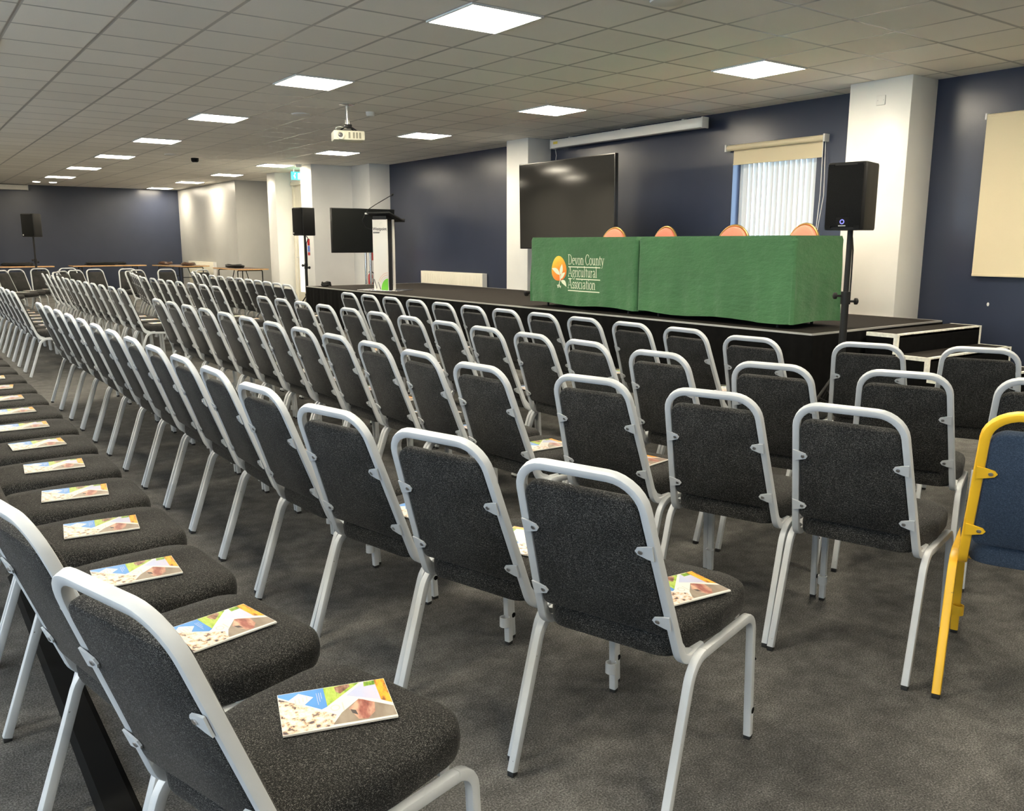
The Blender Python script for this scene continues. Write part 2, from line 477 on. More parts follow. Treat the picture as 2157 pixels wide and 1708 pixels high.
# ------------------------------------------------------------------ the room
XW = 3.90          # stage wall
X0, Y0, Y1 = -8.4, -8.0, 22.6
def room():
    struct(MB().box((X0-0.2, Y0-0.2, -0.1), (XW+0.3, Y1+0.2, 0)).build('floor', M['carpet']))
    struct(MB().box((X0-0.2, Y0-0.2, H), (XW+0.3, Y1+0.2, H+0.08)).build('ceiling', M['ceiling']))
    # stage wall with its window opening, the part nearest the viewer to the far pillar is navy
    b = MB().use(M['navy'])
    wy0, wy1, wz0, wz1 = 1.50, 2.66, 1.05, 2.34
    b.box((XW, Y0, 0), (XW+0.25, wy0, H)).box((XW, wy1, 0), (XW+0.25, 11.4, H))
    b.box((XW, wy0, 0), (XW+0.25, wy1, wz0)).box((XW, wy0, wz1), (XW+0.25, wy1, H))
    struct(b.build('wall_right'))
    w = MB().use(M['trimwhite'])
    xa, xb = XW+0.14, XW+0.19
    w.box((xa, wy0, wz0), (xb, wy0+0.05, wz1)).box((xa, wy1-0.05, wz0), (xb, wy1, wz1))
    w.box((xa, wy0+0.05, wz0), (xb, wy1-0.05, wz0+0.05)).box((xa, wy0+0.05, wz1-0.05), (xb, wy1-0.05, wz1))
    w = struct(w.build('window_1'))
    MB().box((xa+0.02, wy0+0.05, wz0+0.05), (xa+0.026, wy1-0.05, wz1-0.05)).build('pane', M['glass'], w)
    # pillars on the stage wall
    struct(MB().box((3.45, 0.2, 0), (XW, 0.85, H), bevel=0.006).build('trim_1', M['white']))
    struct(MB().box((3.46, 6.19, 0), (XW, 6.74, H), bevel=0.006).build('trim_2', M['white']))
    struct(MB().box((3.45, 11.4, 0), (XW+0.25, 12.2, H), bevel=0.006).build('trim_3', M['grey']))
    # boxed-out corner, doorway recess and column
    struct(MB().box((2.57, 12.2, 0), (XW+0.25, 12.75, H), bevel=0.006).build('trim_4', M['grey']))
    struct(MB().box((2.735, 14.6, 0), (XW+0.25, 15.1, H), bevel=0.006).build('trim_5', M['white']))
    d = MB().use(M['white'])
    d.box((3.12, 12.75, 0), (3.3, 13.62, H)).box((3.12, 14.5, 0), (3.3, 14.6, H)).box((3.12, 13.62, 2.66), (3.3, 14.5, H))
    struct(d.build('wall_doorway'))
    f = MB().use(M['cream'])
    f.box((3.06, 13.58, 2.60), (3.16, 14.54, 2.68)).box((3.09, 13.58, 0), (3.16, 13.66, 2.6)).box((3.09, 14.46, 0), (3.16, 14.54, 2.6))
    f.box((3.11, 13.66, 2.06), (3.15, 14.46, 2.10))
    struct(f.build('trim_6'))
    dr = MB().use(M['cream'])
    dr.box((3.125, 13.67, 0.01), (3.165, 14.45, 2.05), bevel=0.004)
    dr.use(M['frost']).box((3.118, 13.8, 0.25), (3.124, 14.32, 1.88))
    dr = struct(dr.build('door_1'))
    MB().box((3.13, 13.66, 2.10), (3.15, 14.46, 2.60)).build('overpanel', M['cream'], dr)
    hb = MB(); hb.tube(fillet([(3.12, 14.35, 1.02), (3.06, 14.35, 1.02), (3.06, 14.23, 1.02)], 0.015), 0.009)
    hb.build('door_handle', M['steel'], dr)
    # far side wall and far wall
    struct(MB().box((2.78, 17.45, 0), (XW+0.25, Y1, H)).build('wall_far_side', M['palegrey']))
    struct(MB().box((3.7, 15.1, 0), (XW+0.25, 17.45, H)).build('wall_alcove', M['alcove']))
    struct(MB().box((X0-0.2, Y1, 0), (XW+0.3, Y1+0.2, H)).build('wall_far', M['navy']))
    # left wall with its windows, near wall
    b = MB().use(M['white']); prev = Y0-0.2; n = 2
    for a, c in ((-6.6, -4.2), (-3.4, -1.0), (-0.2, 2.2), (7.0, 9.4)):
        b.box((X0-0.2, prev, 0), (X0, a, H)).box((X0-0.2, a, 0), (X0, c, 0.85)).box((X0-0.2, a, 2.4), (X0, c, H)); prev = c
        w = MB().use(M['trimwhite'])
        for q0, q1 in ((a, a+0.06), ((a+c)/2-0.03, (a+c)/2+0.03), (c-0.06, c)): w.box((X0-0.14, q0, 0.85), (X0-0.08, q1, 2.4))
        w.box((X0-0.14, a, 0.85), (X0-0.08, c, 0.91)).box((X0-0.14, a, 2.34), (X0-0.08, c, 2.4))
        w = struct(w.build('window_%d' % n)); n += 1
        MB().box((X0-0.115, a+0.06, 0.91), (X0-0.109, c-0.06, 2.34)).build('pane', M['glass'], w)
        la = bpy.data.lights.new('window_portal', 'AREA'); la.shape = 'RECTANGLE'; la.size = c-a; la.size_y = 1.55; la.cycles.is_portal = True
        lo = bpy.data.objects.new('window_portal', la); COL.objects.link(lo); lo.location = (X0-0.02, (a+c)/2, 1.625); lo.rotation_euler = (PI/2, 0, -PI/2)
    b.box((X0-0.2, prev, 0), (X0, Y1+0.2, H))
    struct(b.build('wall_left'))
    struct(MB().box((X0-0.2, Y0-0.2, 0), (XW+0.3, Y0, H)).build('wall_near', M['white']))
    la = bpy.data.lights.new('window_portal', 'AREA'); la.shape = 'RECTANGLE'; la.size = wy1-wy0; la.size_y = wz1-wz0; la.cycles.is_portal = True
    lo = bpy.data.objects.new('window_portal', la); COL.objects.link(lo); lo.location = (XW+0.24, (wy0+wy1)/2, (wz0+wz1)/2); lo.rotation_euler = (PI/2, 0, PI/2)
room()

# ------------------------------------------------------------------ ceiling lights and other ceiling things
def ceiling_lights():
    proto = None
    fr = MB()
    fr.box((-0.3, -0.3, -0.012), (0.3, -0.285, 0)).box((-0.3, 0.285, -0.012), (0.3, 0.3, 0))
    fr.box((-0.3, -0.285, -0.012), (-0.285, 0.285, 0)).box((0.285, -0.285, -0.012), (0.3, 0.285, 0))
    df = MB().box((-0.285, -0.285, -0.009), (0.285, 0.285, -0.002))
    names = {0.9: 0, 3.9: 1, 6.9: 2, 9.9: 3, 12.9: 4, 15.9: 5, 18.9: 6, 21.9: 7}
    for x, word in ((-0.9, 'middle'), (2.1, 'stage-side'), (-3.9, 'left'), (-6.9, 'window-side')):
        for y in (-5.1, -2.1, 0.9, 3.9, 6.9, 9.9, 12.9, 15.9, 18.9, 21.9):
            if x == -0.9 and y > 20: continue
            if x < -3 and y > 20: continue
            if proto is None:
                o = proto = empty('ceiling_light'); fr.build('frame', M['frame'], o); df.build('diffuser', M['diffuser'], o)
            else: o = copy_tree(proto)
            o.location = (x, y, H)
            if x > -3 and y > 0:
                lab = 'square white ceiling light panel, %s from the camera in the %s line' % (ORD[names[y]+1], word)
            else:
                k = int(round((y+5.1)/3))+1
                lab = 'square white ceiling light panel behind or beside the camera, %s along the %s line' % (ORD[k], word)
            tag(o, lab, 'ceiling light', 'square ceiling light panels')
ceiling_lights()

def ceiling_bits():
    # projector on its pole
    o = empty('projector', (-0.05, 4.95, H))
    MB().lathe([(0.09, 0), (0.09, -0.008), (0.03, -0.02)][::-1]).build('ceiling_plate', M['steel'], o)
    MB().cyl((0, 0, -0.015), (0, 0, -0.235), 0.024).build('pole', M['steel'], o)
    b = MB().use(M['bezel']); b.box((-0.045, -0.045, -0.262), (0.045, 0.045, -0.222), bevel=0.008)
    for sx in (-1, 1):
        for sy in (-1, 1): b.tube([(0.02*sx, 0.02*sy, -0.24), (0.10*sx, 0.07*sy, -0.30)], 0.008, 8)
    b.build('bracket', None, o)
    body = MB().use(M['projbody'])
    body.box((-0.175, -0.13, -0.405), (0.175, 0.13, -0.30), bevel=0.014)
    body = body.build('body', None, o)
    g = MB().use(M['projgrille'])
    for x in (-0.01, 0.04, 0.075, 0.11): g.box((x, -0.134, -0.385), (x+0.02, -0.129, -0.32))
    g.build('vent', None, body)
    ln = MB().use(M['projbody']); rt = Matrix.Translation((-0.10, -0.13, -0.352)) @ Matrix.Rotation(PI/2, 4, 'X')
    ln.lathe([(0.047, 0.0), (0.047, 0.02), (0.036, 0.02), (0.034, 0.008)], mat4=rt)
    ln.use(M['lens']).lathe([(0.034, 0.004), (0.02, 0.012), (0.004, 0.014)], mat4=rt); ln.build('lens', None, body)
    c = MB(); pts = [(-0.12, 0.0, -0.30), (-0.15, -0.04, -0.265), (-0.09, -0.07, -0.255), (-0.02, -0.02, -0.27), (0.0, 0, -0.23)]
    c.tube(fillet(pts, 0.03), 0.005, 8); c.build('cable', M['plastic'], o)
    tag(o, 'white projector hanging from the ceiling on a short chrome pole', 'projector')
    o.rotation_euler = (0, 0, math.radians(-18))
    def disc(name, x, y, r, d, label, cat, mat='plastic', prof=None):
        prof = prof or [(r*0.75, -d), (r*0.95, -d*0.7), (r, 0)]
        q = MB().lathe(prof, n=24).build(name, M[mat], None, (x, y, H)); tag(q, label, cat)
    disc('smoke_detector', 0.43, 5.32, 0.055, 0.05, 'white round smoke detector on the ceiling just right of the projector', 'smoke detector')
    disc('ceiling_speaker', -0.18, 5.96, 0.12, 0.018, 'flat round ceiling speaker left of the projector pole', 'ceiling speaker')
    disc('ceiling_speaker', -0.19, -0.17, 0.11, 0.016, 'round ceiling speaker cut by the top edge of the photo', 'ceiling speaker')
    disc('dome_camera', 0.37, 12.37, 0.07, 0.07, 'small dome camera on the ceiling left of the far corner', 'camera', 'grille')
    disc('ceiling_speaker', -0.17, 11.9, 0.12, 0.018, 'flat round ceiling speaker beside the small dome camera', 'ceiling speaker')
    disc('downlight', -1.12, 21.1, 0.09, 0.012, 'small round downlight by the far wall, nearer the screen case', 'downlight', 'spot')
    disc('downlight', -0.74, 21.1, 0.09, 0.012, 'small round downlight by the far wall, right one of the pair', 'downlight', 'spot')
    disc('alarm_sounder', 2.42, 12.45, 0.065, 0.06, 'white round alarm sounder under the ceiling by the exit sign', 'alarm')
    hk = MB(); hk.tube([(0, 0, 0), (0, 0, -0.02)]+[(0.02-0.02*math.cos(t), 0, -0.02-0.02*math.sin(t)) for t in (0.5, 1.0, 1.5, 2.0, 2.5)], 0.004, 8)
    tag(hk.build('ceiling_hook', M['plastic'], None, (1.58, 3.36, H)), 'tiny white hook in the ceiling above a light panel', 'hook')
    # exit sign over the doorway
    o = empty('exit_sign', (2.76, 13.3, H))
    b = MB().use(M['exitg']); b.box((-0.16, -0.012, -0.235), (0.16, 0.012, -0.075)); b.build('panel', None, o)
    p = MB().use(M['exitw'])
    y = -0.0135
    def q(x0, z0, x1, z1): p.poly([(x0, y, z0), (x1, y, z0), (x1, y, z1), (x0, y, z1)])
    q(-0.02, -0.22, 0.03, -0.10)                                  # doorway block
    p.poly([(-0.12, y, -0.16), (-0.09, y, -0.13), (-0.075, y, -0.19), (-0.09, y, -0.215), (-0.10, y, -0.17)])
    p.lathe([(0.001, 0), (0.013, 0.0005)], centre=(-0.08, y, -0.112), mat4=Matrix.Rotation(PI/2, 4, 'X'), n=10)
    p.poly([(0.06, y, -0.165), (0.10, y, -0.165), (0.10, y, -0.145), (0.06, y, -0.145)]); p.poly([(0.10, y, -0.19), (0.14, y, -0.155), (0.10, y, -0.12)])
    p.build('pictogram', None, o)
    MB().cyl((-0.1, 0, -0.075), (-0.1, 0, 0), 0.006).cyl((0.1, 0, -0.075), (0.1, 0, 0), 0.006).build('hanger', M['steel'], o)
    tag(o, 'green and white emergency exit sign hanging in the doorway recess', 'exit sign')
ceiling_bits()

# ------------------------------------------------------------------ stage, steps
ZS = 0.62
def stage():
    A, B, C_, D = (1.39, -0.33), (3.45, -0.28), (3.45, 9.35), (1.20, 9.35)
    o = empty('stage', (2.4, 4.5, 0))
    def rel(p, z): return (p[0]-2.4, p[1]-4.5, z)
    def slab(pts, z0, z1, mb):
        n = len(pts); vs = [rel(p, z0) for p in pts]+[rel(p, z1) for p in pts]
        fs = [tuple(range(n-1, -1, -1)), tuple(range(n, 2*n))]+[(i, (i+1) % n, n+(i+1) % n, n+i) for i in range(n)]
        mb.add(vs, fs)
    d = MB(); slab([A, B, C_, D], ZS-0.09, ZS, d); d.build('deck', M['deck'], o)
    e = MB()
    for p, q in ((A, B), (D, A), (C_, D), (B, C_)):
        v = Vector((q[0]-p[0], q[1]-p[1], 0)).normalized(); nrm = Vector((v.y, -v.x, 0))
        a = Vector(rel(p, 0))-nrm*0.004; c = Vector(rel(q, 0))-nrm*0.004
        vs = []
        for t in (a, c):
            for s, z in ((-0.008, ZS-0.012), (0.012, ZS-0.012), (0.012, ZS+0.003), (-0.008, ZS+0.003)): vs.append(t+nrm*s+Vector((0, 0, z)))
        e.add(vs, [(0, 1, 2, 3), (7, 6, 5, 4), (0, 4, 5, 1), (1, 5, 6, 2), (2, 6, 7, 3), (3, 7, 4, 0)])
    e.build('edge_trim', M['alu'], o)
    sk = MB()
    path = [C_, D, A, B]; pts = []
    for i in range(3):
        p, q = Vector(path[i]), Vector(path[i+1]); l = (q-p).length; k = int(l/0.03)
        v = (q-p).normalized(); nrm = Vector((v.y, -v.x))
        for j in range(k):
            s = l*j/k; pts.append((p+v*s, nrm, s+i*3.7))
    pts.append((Vector(path[3]), nrm, l))
    rows_ = [(0.0, 1.0), (0.2, 0.8), (0.4, 0.55), (ZS-0.03, 0.15), (ZS-0.012, 0.1)]
    vs = []; fs = []
    for z, am in rows_:
        for p, nr, s in pts:
            w = am*(0.016*math.sin(s*19)+0.012*math.sin(s*47+1.3))+0.012
            q = p+nr*w; vs.append(rel((q.x, q.y), z))
    n = len(pts)
    for i in range(len(rows_)-1):
        for j in range(n-1): fs.append((i*n+j, i*n+j+1, i*n+n+j+1, i*n+n+j))
    sk.add(vs, fs, True); sk.build('skirt', M['skirt'], o)
    lg = MB()
    for y in (0.0, 2.4, 4.8, 7.2, 9.1):
        for x in (1.6, 3.3): lg.cyl(rel((x, y), 0), rel((x, y), ZS-0.09), 0.024)
    lg.build('support_legs', M['steel'], o)
    tag(o, 'low black platform stage with pleated skirt along the navy wall', 'stage')
    # steps at the right end
    s = empty('stage_steps', (2.1, -0.36, 0))
    W_ = 1.38; tops = [0.60, 0.435, 0.27, 0.105]; dep = 0.275
    body = MB(); tr = MB(); ed = MB()
    for i, z in enumerate(tops):
        y1 = -dep*i; y0 = y1-dep
        body.box((0, y0, 0), (W_, y1, z-0.012))
        tr.box((0.03, y0+0.03, z-0.012), (W_-0.03, y1, z))
        ed.box((0, y0, z-0.03), (W_, y0+0.03, z+0.001))                          # nosing strip
        for x in (0, W_-0.03):
            ed.box((x-0.002, y0-0.002, z-0.03), (x+0.03, y1, z+0.001))
            ed.box((x-0.002, y0-0.002, (tops[i+1] if i < 3 else 0)), (x+0.03, y0+0.03, z-0.03))
    body.build('body', M['skirt'], s); tr.build('treads', M['deck'], s); ed.build('edge_trim', M['whiteedge'], s)
    tag(s, 'black stage steps with white painted edges at the right end of the stage', 'steps')
stage()

# ------------------------------------------------------------------ chairs
SEC = rsec(0.022, 0.0225, 0.0045, 3)
LEGSEC = rsec(0.021, 0.023, 0.004, 3)
BACK_N = Vector((0, -0.9398, -0.3416))        # out of the back of the pad
BACK_S = Vector((0, -0.3416, 0.9398))         # up the back
BM = Matrix(((1, 0, 0, 0), (0, BACK_S.y, -BACK_N.y, 0), (0, BACK_S.z, -BACK_N.z, 0.42), (0, 0, 0, 1)))   # (x, up, towards sitter)

def make_chair(name, metal, cloth, detail=True, yr=0.096):
    root = empty(name)
    m = M[metal]; fb = M[cloth]
    # back hoop
    yb, zb = 0.0153, 0.378
    hoop = fillet([(-0.186, 0.115, 0.386), (-0.187, yb, zb), (-0.153, -0.153, 0.841), (0.153, -0.153, 0.841), (0.187, yb, zb), (0.186, 0.115, 0.386)],
                  [0.052, 0.078, 0.078, 0.052], 7)
    hp = MB().sweep(hoop, SEC, up=Vector((0, -1, -0.3)))
    for sx in (-1, 1):                                              # gusset plates in the bends
        x = sx*0.187; pl = [(-0.018, 0.47), (-0.002, 0.415), (0.024, 0.388), (0.085, 0.384), (0.060, 0.400), (0.030, 0.412), (0.012, 0.432)]; k = len(pl)
        vs = [(x-0.003, y, z) for y, z in pl]+[(x+0.003, y, z) for y, z in pl]
        hp.add(vs, [tuple(range(k-1, -1, -1)), tuple(range(k, 2*k))]+[(i, (i+1) % k, k+(i+1) % k, k+i) for i in range(k)])
    hp.build('back_frame', m, root)
    # backrest pad
    ol = rounded([(-0.169, 0.034), (0.169, 0.034), (0.1445, 0.397), (-0.1445, 0.397)], [0.015, 0.015, 0.036, 0.036])
    t = 0.013
    pad = MB().cushion(ol, [(0.010, -t+0.001), (0.003, -t+0.004), (0.0, -t+0.010), (0.0, 0.010), (0.004, 0.018), (0.012, 0.023)], 0.010, BM)
    pad.build('backrest', fb, root)
    # brackets with a screw
    for sx in (-1, 1):
        for up in (0.275, 0.085):
            hx = 0.187-0.034*(up/0.448)-0.001
            b = MB().use(m); q = []
            pts = [(hx+0.004, up-0.019), (hx-0.012, up-0.016), (hx-0.034, up-0.009), (hx-0.040, up), (hx-0.034, up+0.009), (hx-0.012, up+0.016), (hx+0.004, up+0.019)]
            k = len(pts)
            vs = [BM @ Vector((sx*x, y, -t-0.004)) for x, y in pts]+[BM @ Vector((sx*x, y, -t)) for x, y in pts]
            fs = [tuple(range(k)), tuple(range(2*k-1, k-1, -1))]+[(i, (i+1) % k, k+(i+1) % k, k+i) for i in range(k)]
            if sx > 0: fs = [tuple(reversed(f)) for f in fs]
            b.add(vs, fs)
            b.use(M['screw']).lathe([(0.0055, -t-0.004), (0.0055, -t-0.0065), (0.003, -t-0.0075)][::-1], mat4=BM @ Matrix.Translation((sx*(hx-0.026), up, 0)), n=10)
            b.build('bracket', None, root)
    # seat
    ol = rounded([(-0.165, -0.004), (0.165, -0.004), (0.205, 0.20), (0.200, 0.425), (-0.200, 0.425), (-0.205, 0.20)], [0.05, 0.05, 0.12, 0.085, 0.085, 0.12])
    seat = MB().cushion(ol, [(0.02, 0.385), (0.004, 0.389), (0.0, 0.398), (-0.002, 0.420), (0.0, 0.438), (0.006, 0.449), (0.018, 0.456)], 0.008)
    seat.build('seat', fb, root)
    pan = MB()
    pan.box((-0.19, 0.06, 0.378), (0.19, 0.085, 0.386)).box((-0.19, 0.33, 0.372), (0.19, 0.355, 0.386))
    pan.build('seat_support', m, root)
    # legs and rails: one bent tube a side, rear leg / rail / front leg
    for sx in (-1, 1):
        x = 0.208*sx
        full = fillet([(x, -yr, 0.012), (sx*0.2065, 0.032, 0.385), (sx*0.2065, 0.398, 0.366), (sx*0.208, 0.418, 0.012)], [0.075, 0.05], 7)
        mid = len(full)//2
        r_end = 8; f_start = 9
        rl = MB().sweep(full[:r_end+1], LEGSEC, up=Vector((0, -1, 0))).build('leg', m, root)
        MB().sweep([full[r_end], full[f_start]], LEGSEC, up=Vector((0, 0, 1))).build('seat_rail', m, root)
        fl = MB().use(m).sweep(full[f_start:], LEGSEC, up=Vector((0, 0, 1)))
        if detail:
            for zz in (0.085, 0.235):
                rr = 0.0095 if zz < 0.1 else 0.0035
                fl.use(M['hole']).lathe([(rr, 0.0), (rr*0.9, 0.0018)], centre=(sx*(0.208+0.0105-0.0012), 0.4168, zz), n=12, mat4=Matrix.Rotation(sx*PI/2, 4, 'Y'))
        fl = fl.build('leg', None, root)
        if detail:
            for p, q in ((rl, (x, -yr, 0)), (fl, (sx*0.208, 0.418, 0))):
                MB().box((q[0]-0.0095, q[1]-0.0105, 0), (q[0]+0.0095, q[1]+0.0105, 0.013), bevel=0.002).build('foot_cap', M['rubber'], p)
    if detail:
        rg = MB(); n = 16; vs = []; fs = []
        for r, z in ((0.017, 0), (0.017, 0.032), (0.0135, 0.032), (0.0135, 0)):
            for i in range(n): a = 2*PI*i/n; vs.append((-0.203+r*math.cos(a), 0.390+r*math.sin(a), 0.075+z))
        for i in range(4):
            for j in range(n): k = (j+1) % n; i2 = (i+1) % 4; fs.append((i*n+j, i*n+k, i2*n+k, i2*n+j))
        rg.add(vs, fs, True); rg.build('linking_ring', m, root)
    return root

def make_leaflet():
    w, h, t = 0.205, 0.146, 0.0035      # lies on the seat, long side along x
    mb = MB().use(M['paper']); mb.box((-w/2, -h/2, 0), (w/2, h/2, t))
    def pg(mat, pts, k=1):
        mb.use(M[mat]); z = t+0.00025*k
        mb.poly([((u-0.5)*w, (0.5-v)*h, z) for u, v in reversed(pts)])
    pg('pblue', [(0.004, 0.01), (0.42, 0.01), (0.42, 0.50), (0.365, 0.545), (0.004, 0.075)])
    pg('paper', [(0.09, 0.20), (0.19, 0.06), (0.315, 0.21), (0.225, 0.37)], 2)
    for i in range(4): pg('pgrey', [(0.145+0.035*i, 0.20-0.01*i), (0.155+0.035*i, 0.20-0.01*i), (0.155+0.035*i, 0.33-0.02*i), (0.145+0.035*i, 0.33-0.02*i)], 3)
    for i in range(3): pg('plav', [(0.345+0.02*i, 0.12), (0.350+0.02*i, 0.12), (0.350+0.02*i, 0.42-0.07*i), (0.345+0.02*i, 0.42-0.07*i)], 2)
    pg('pgreen', [(0.42, 0.01), (0.76, 0.01), (0.44, 0.46), (0.42, 0.49)])
    pg('pcow', [(0.52, 0.04), (0.575, 0.02), (0.66, 0.015), (0.665, 0.08), (0.60, 0.17), (0.56, 0.23), (0.525, 0.16)], 2)
    pg('psheep', [(0.004, 0.12), (0.33, 0.53), (0.48, 0.73), (0.44, 0.97), (0.004, 0.99)])
    pg('pbrown', [(0.43, 0.95), (0.53, 0.70), (0.71, 0.43), (0.995, 0.74), (0.995, 0.965)])
    pg('pred', [(0.60, 0.64), (0.70, 0.45), (0.74, 0.46), (0.84, 0.58), (0.82, 0.80), (0.74, 0.94), (0.66, 0.92)], 2)
    pg('pdk', [(0.61, 0.66), (0.655, 0.70), (0.665, 0.82), (0.62, 0.76)], 3)
    pg('plav', [(0.605, 0.30), (0.77, 0.05), (0.90, 0.03), (0.905, 0.54)])
    pg('pgreen', [(0.80, 0.02), (0.90, 0.02), (0.90, 0.13), (0.79, 0.14)], 2)
    pg('porange', [(0.90, 0.012), (0.995, 0.012), (0.995, 0.66), (0.905, 0.545)], 2)
    # oval crest and lines of small print on the white band
    mb.use(M['pgrey'])
    for i in range(14):
        a0, a1 = 2*PI*i/14, 2*PI*(i+1)/14
        def e(a, r): return ((0.485+0.045*r*math.cos(a)-0.5)*w, (0.5-(0.56+0.075*r*math.sin(a)))*h, t+0.0005)
        mb.poly([e(a1, 1), e(a0, 1), e(a0, 0.75), e(a1, 0.75)])
    pg('pgrey', [(0.55, 0.46), (0.562, 0.46), (0.562, 0.66), (0.55, 0.66)], 2)
    return mb

chair_near = make_chair('stacking_chair', 'silver', 'fabric', True)
chair_far = make_chair('stacking_chair', 'silver', 'fabric', False)
leaf0 = make_leaflet().build('booklet')
used = {'near': False, 'far': False, 'leaf': False}
def place(kind, x, y, deg, label, group):
    base = chair_near if kind == 'near' else chair_far
    o = base if not used[kind] else copy_tree(base)
    used[kind] = True
    o.location = (x, y, 0); o.rotation_euler = (0, 0, math.radians(deg-90))
    tag(o, label, 'chair', group)
    return o
def leaflet(x, y, deg, rot, label, group, off=(0.0, 0.21)):
    o = leaf0 if not used['leaf'] else leaf0.copy()
    if used['leaf']: COL.objects.link(o)
    used['leaf'] = True
    t = math.radians(deg); c, s = math.cos(t), math.sin(t)
    o.location = (x+c*off[1]+s*off[0], y+s*off[1]-c*off[0], 0.4655)
    o.rotation_euler = (0, 0, math.radians(rot))
    tag(o, label, 'booklet', group)

# bend of the back above the floor (x, y) and facing direction in degrees, left end of each row first
NEAR = {
    1: [(-0.727, 3.328, 0), (-0.727, 2.889, 0), (-0.727, 2.45, 0), (-0.727, 2.01, 0), (-0.727, 1.571, 0), (-0.727, 1.131, 0), (-0.727, 0.692, 0), (-0.727, 0.253, 0), (-0.727, -0.187, 0), (-0.727, -0.626, 0), (-0.727, -1.066, 0), (-0.791, -1.563, 8), (-0.568, -2.047, 21), (-0.315, -2.446, 25)],
    2: [(-1.61, 3.238, 0), (-1.61, 2.787, 0), (-1.61, 2.336, 0), (-1.61, 1.885, 0), (-1.61, 1.434, 0), (-1.61, 0.983, 0), (-1.61, 0.532, 0), (-1.61, 0.081, 0), (-1.61, -0.358, 0), (-1.61, -0.798, 0), (-1.61, -1.237, 0), (-1.628, -1.728, 7), (-1.539, -2.239, 18), (-1.319, -2.66, 22.5), (-1.098, -3.065, 25)],
    3: [(-2.49, 3.375, 0), (-2.49, 2.92, 0), (-2.49, 2.464, 0), (-2.49, 2.008, 0), (-2.49, 1.553, 0), (-2.49, 1.098, 0), (-2.49, 0.642, 0), (-2.49, 0.191, 0), (-2.49, -0.249, 0), (-2.49, -0.688, 0), (-2.49, -1.128, 0), (-2.503, -1.611, 6), (-2.358, -2.091, 14.5), (-2.241, -2.542, 18), (-2.122, -2.968, 16.4)],
    4: [(-3.39, 3.39, 0), (-3.39, 2.934, 0), (-3.39, 2.478, 0), (-3.39, 2.022, 0), (-3.39, 1.566, 0), (-3.39, 1.11, 0), (-3.39, 0.654, 0), (-3.39, 0.198, 0), (-3.39, -0.258, 0), (-3.39, -0.699, 0), (-3.39, -1.138, 0), (-3.393, -1.615, 5), (-3.368, -2.109, 12.5), (-3.293, -2.57, 16.2), (-3.21, -3.017, 17.9)],
    5: [(-4.27, 3.32, 0), (-4.27, 2.866, 0), (-4.27, 2.413, 0), (-4.27, 1.959, 0), (-4.27, 1.506, 0), (-4.27, 1.052, 0), (-4.27, 0.598, 0), (-4.27, 0.145, 0), (-4.27, -0.309, 0), (-4.27, -0.762, 0), (-4.27, -1.216, 0), (-4.27, -1.662, 0), (-4.27, -2.131, 4), (-4.238, -2.624, 11.5), (-4.169, -3.137, 17)],
}
ROWN = {1: 'front row at the stage', 2: 'second row from the stage', 3: 'third row from the stage', 4: 'fourth row from the stage', 5: 'rearmost row by the camera'}
LEAF_ROT = {14: -16.9, 13: 11.4, 12: -3.2, 11: -7.7, 10: -7.9, 9: -4.8, 8: 1.1}
for r, lst in NEAR.items():
    n = len(lst)
    for i, (x, y, d) in enumerate(lst):
        k = n-i            # counted from the right-hand end
        if r == 3: k += 1  # the yellow chair is the end chair of this row
        pos = ('right end chair' if k == 1 else 'left end chair' if i == 0 else '%s from the right end' % ORD[k])
        place('near', x, y, d, 'silver framed charcoal chair, %s of the %s' % (pos, ROWN[r]), 'near block chairs, %s' % ROWN[r])
        if (r, i) in ((1, 12), (1, 13), (2, 12), (2, 13), (2, 14), (3, 13), (3, 14), (4, 14-1)) and not (r == 4): continue
        off = (0.0, 0.21)
        rot = d+LEAF_ROT.get(i, random.uniform(-9, 5)) if r != 5 else (LEAF_ROT.get(i, random.uniform(-8, 3)))
        if r == 5 and i == 14: off = (-0.014, 0.27)
        if r == 5 and i == 13: off = (0.005, 0.255)
        if r == 4 and i == 14: off = (0.085, 0.215); rot = -6
        leaflet(x, y, d, rot, 'colourful booklet on the %s, %s' % (pos.replace('chair', 'seat') if 'chair' in pos else ORD[k]+' seat from the right end', ROWN[r]),
                'booklets on the near block seats', off)

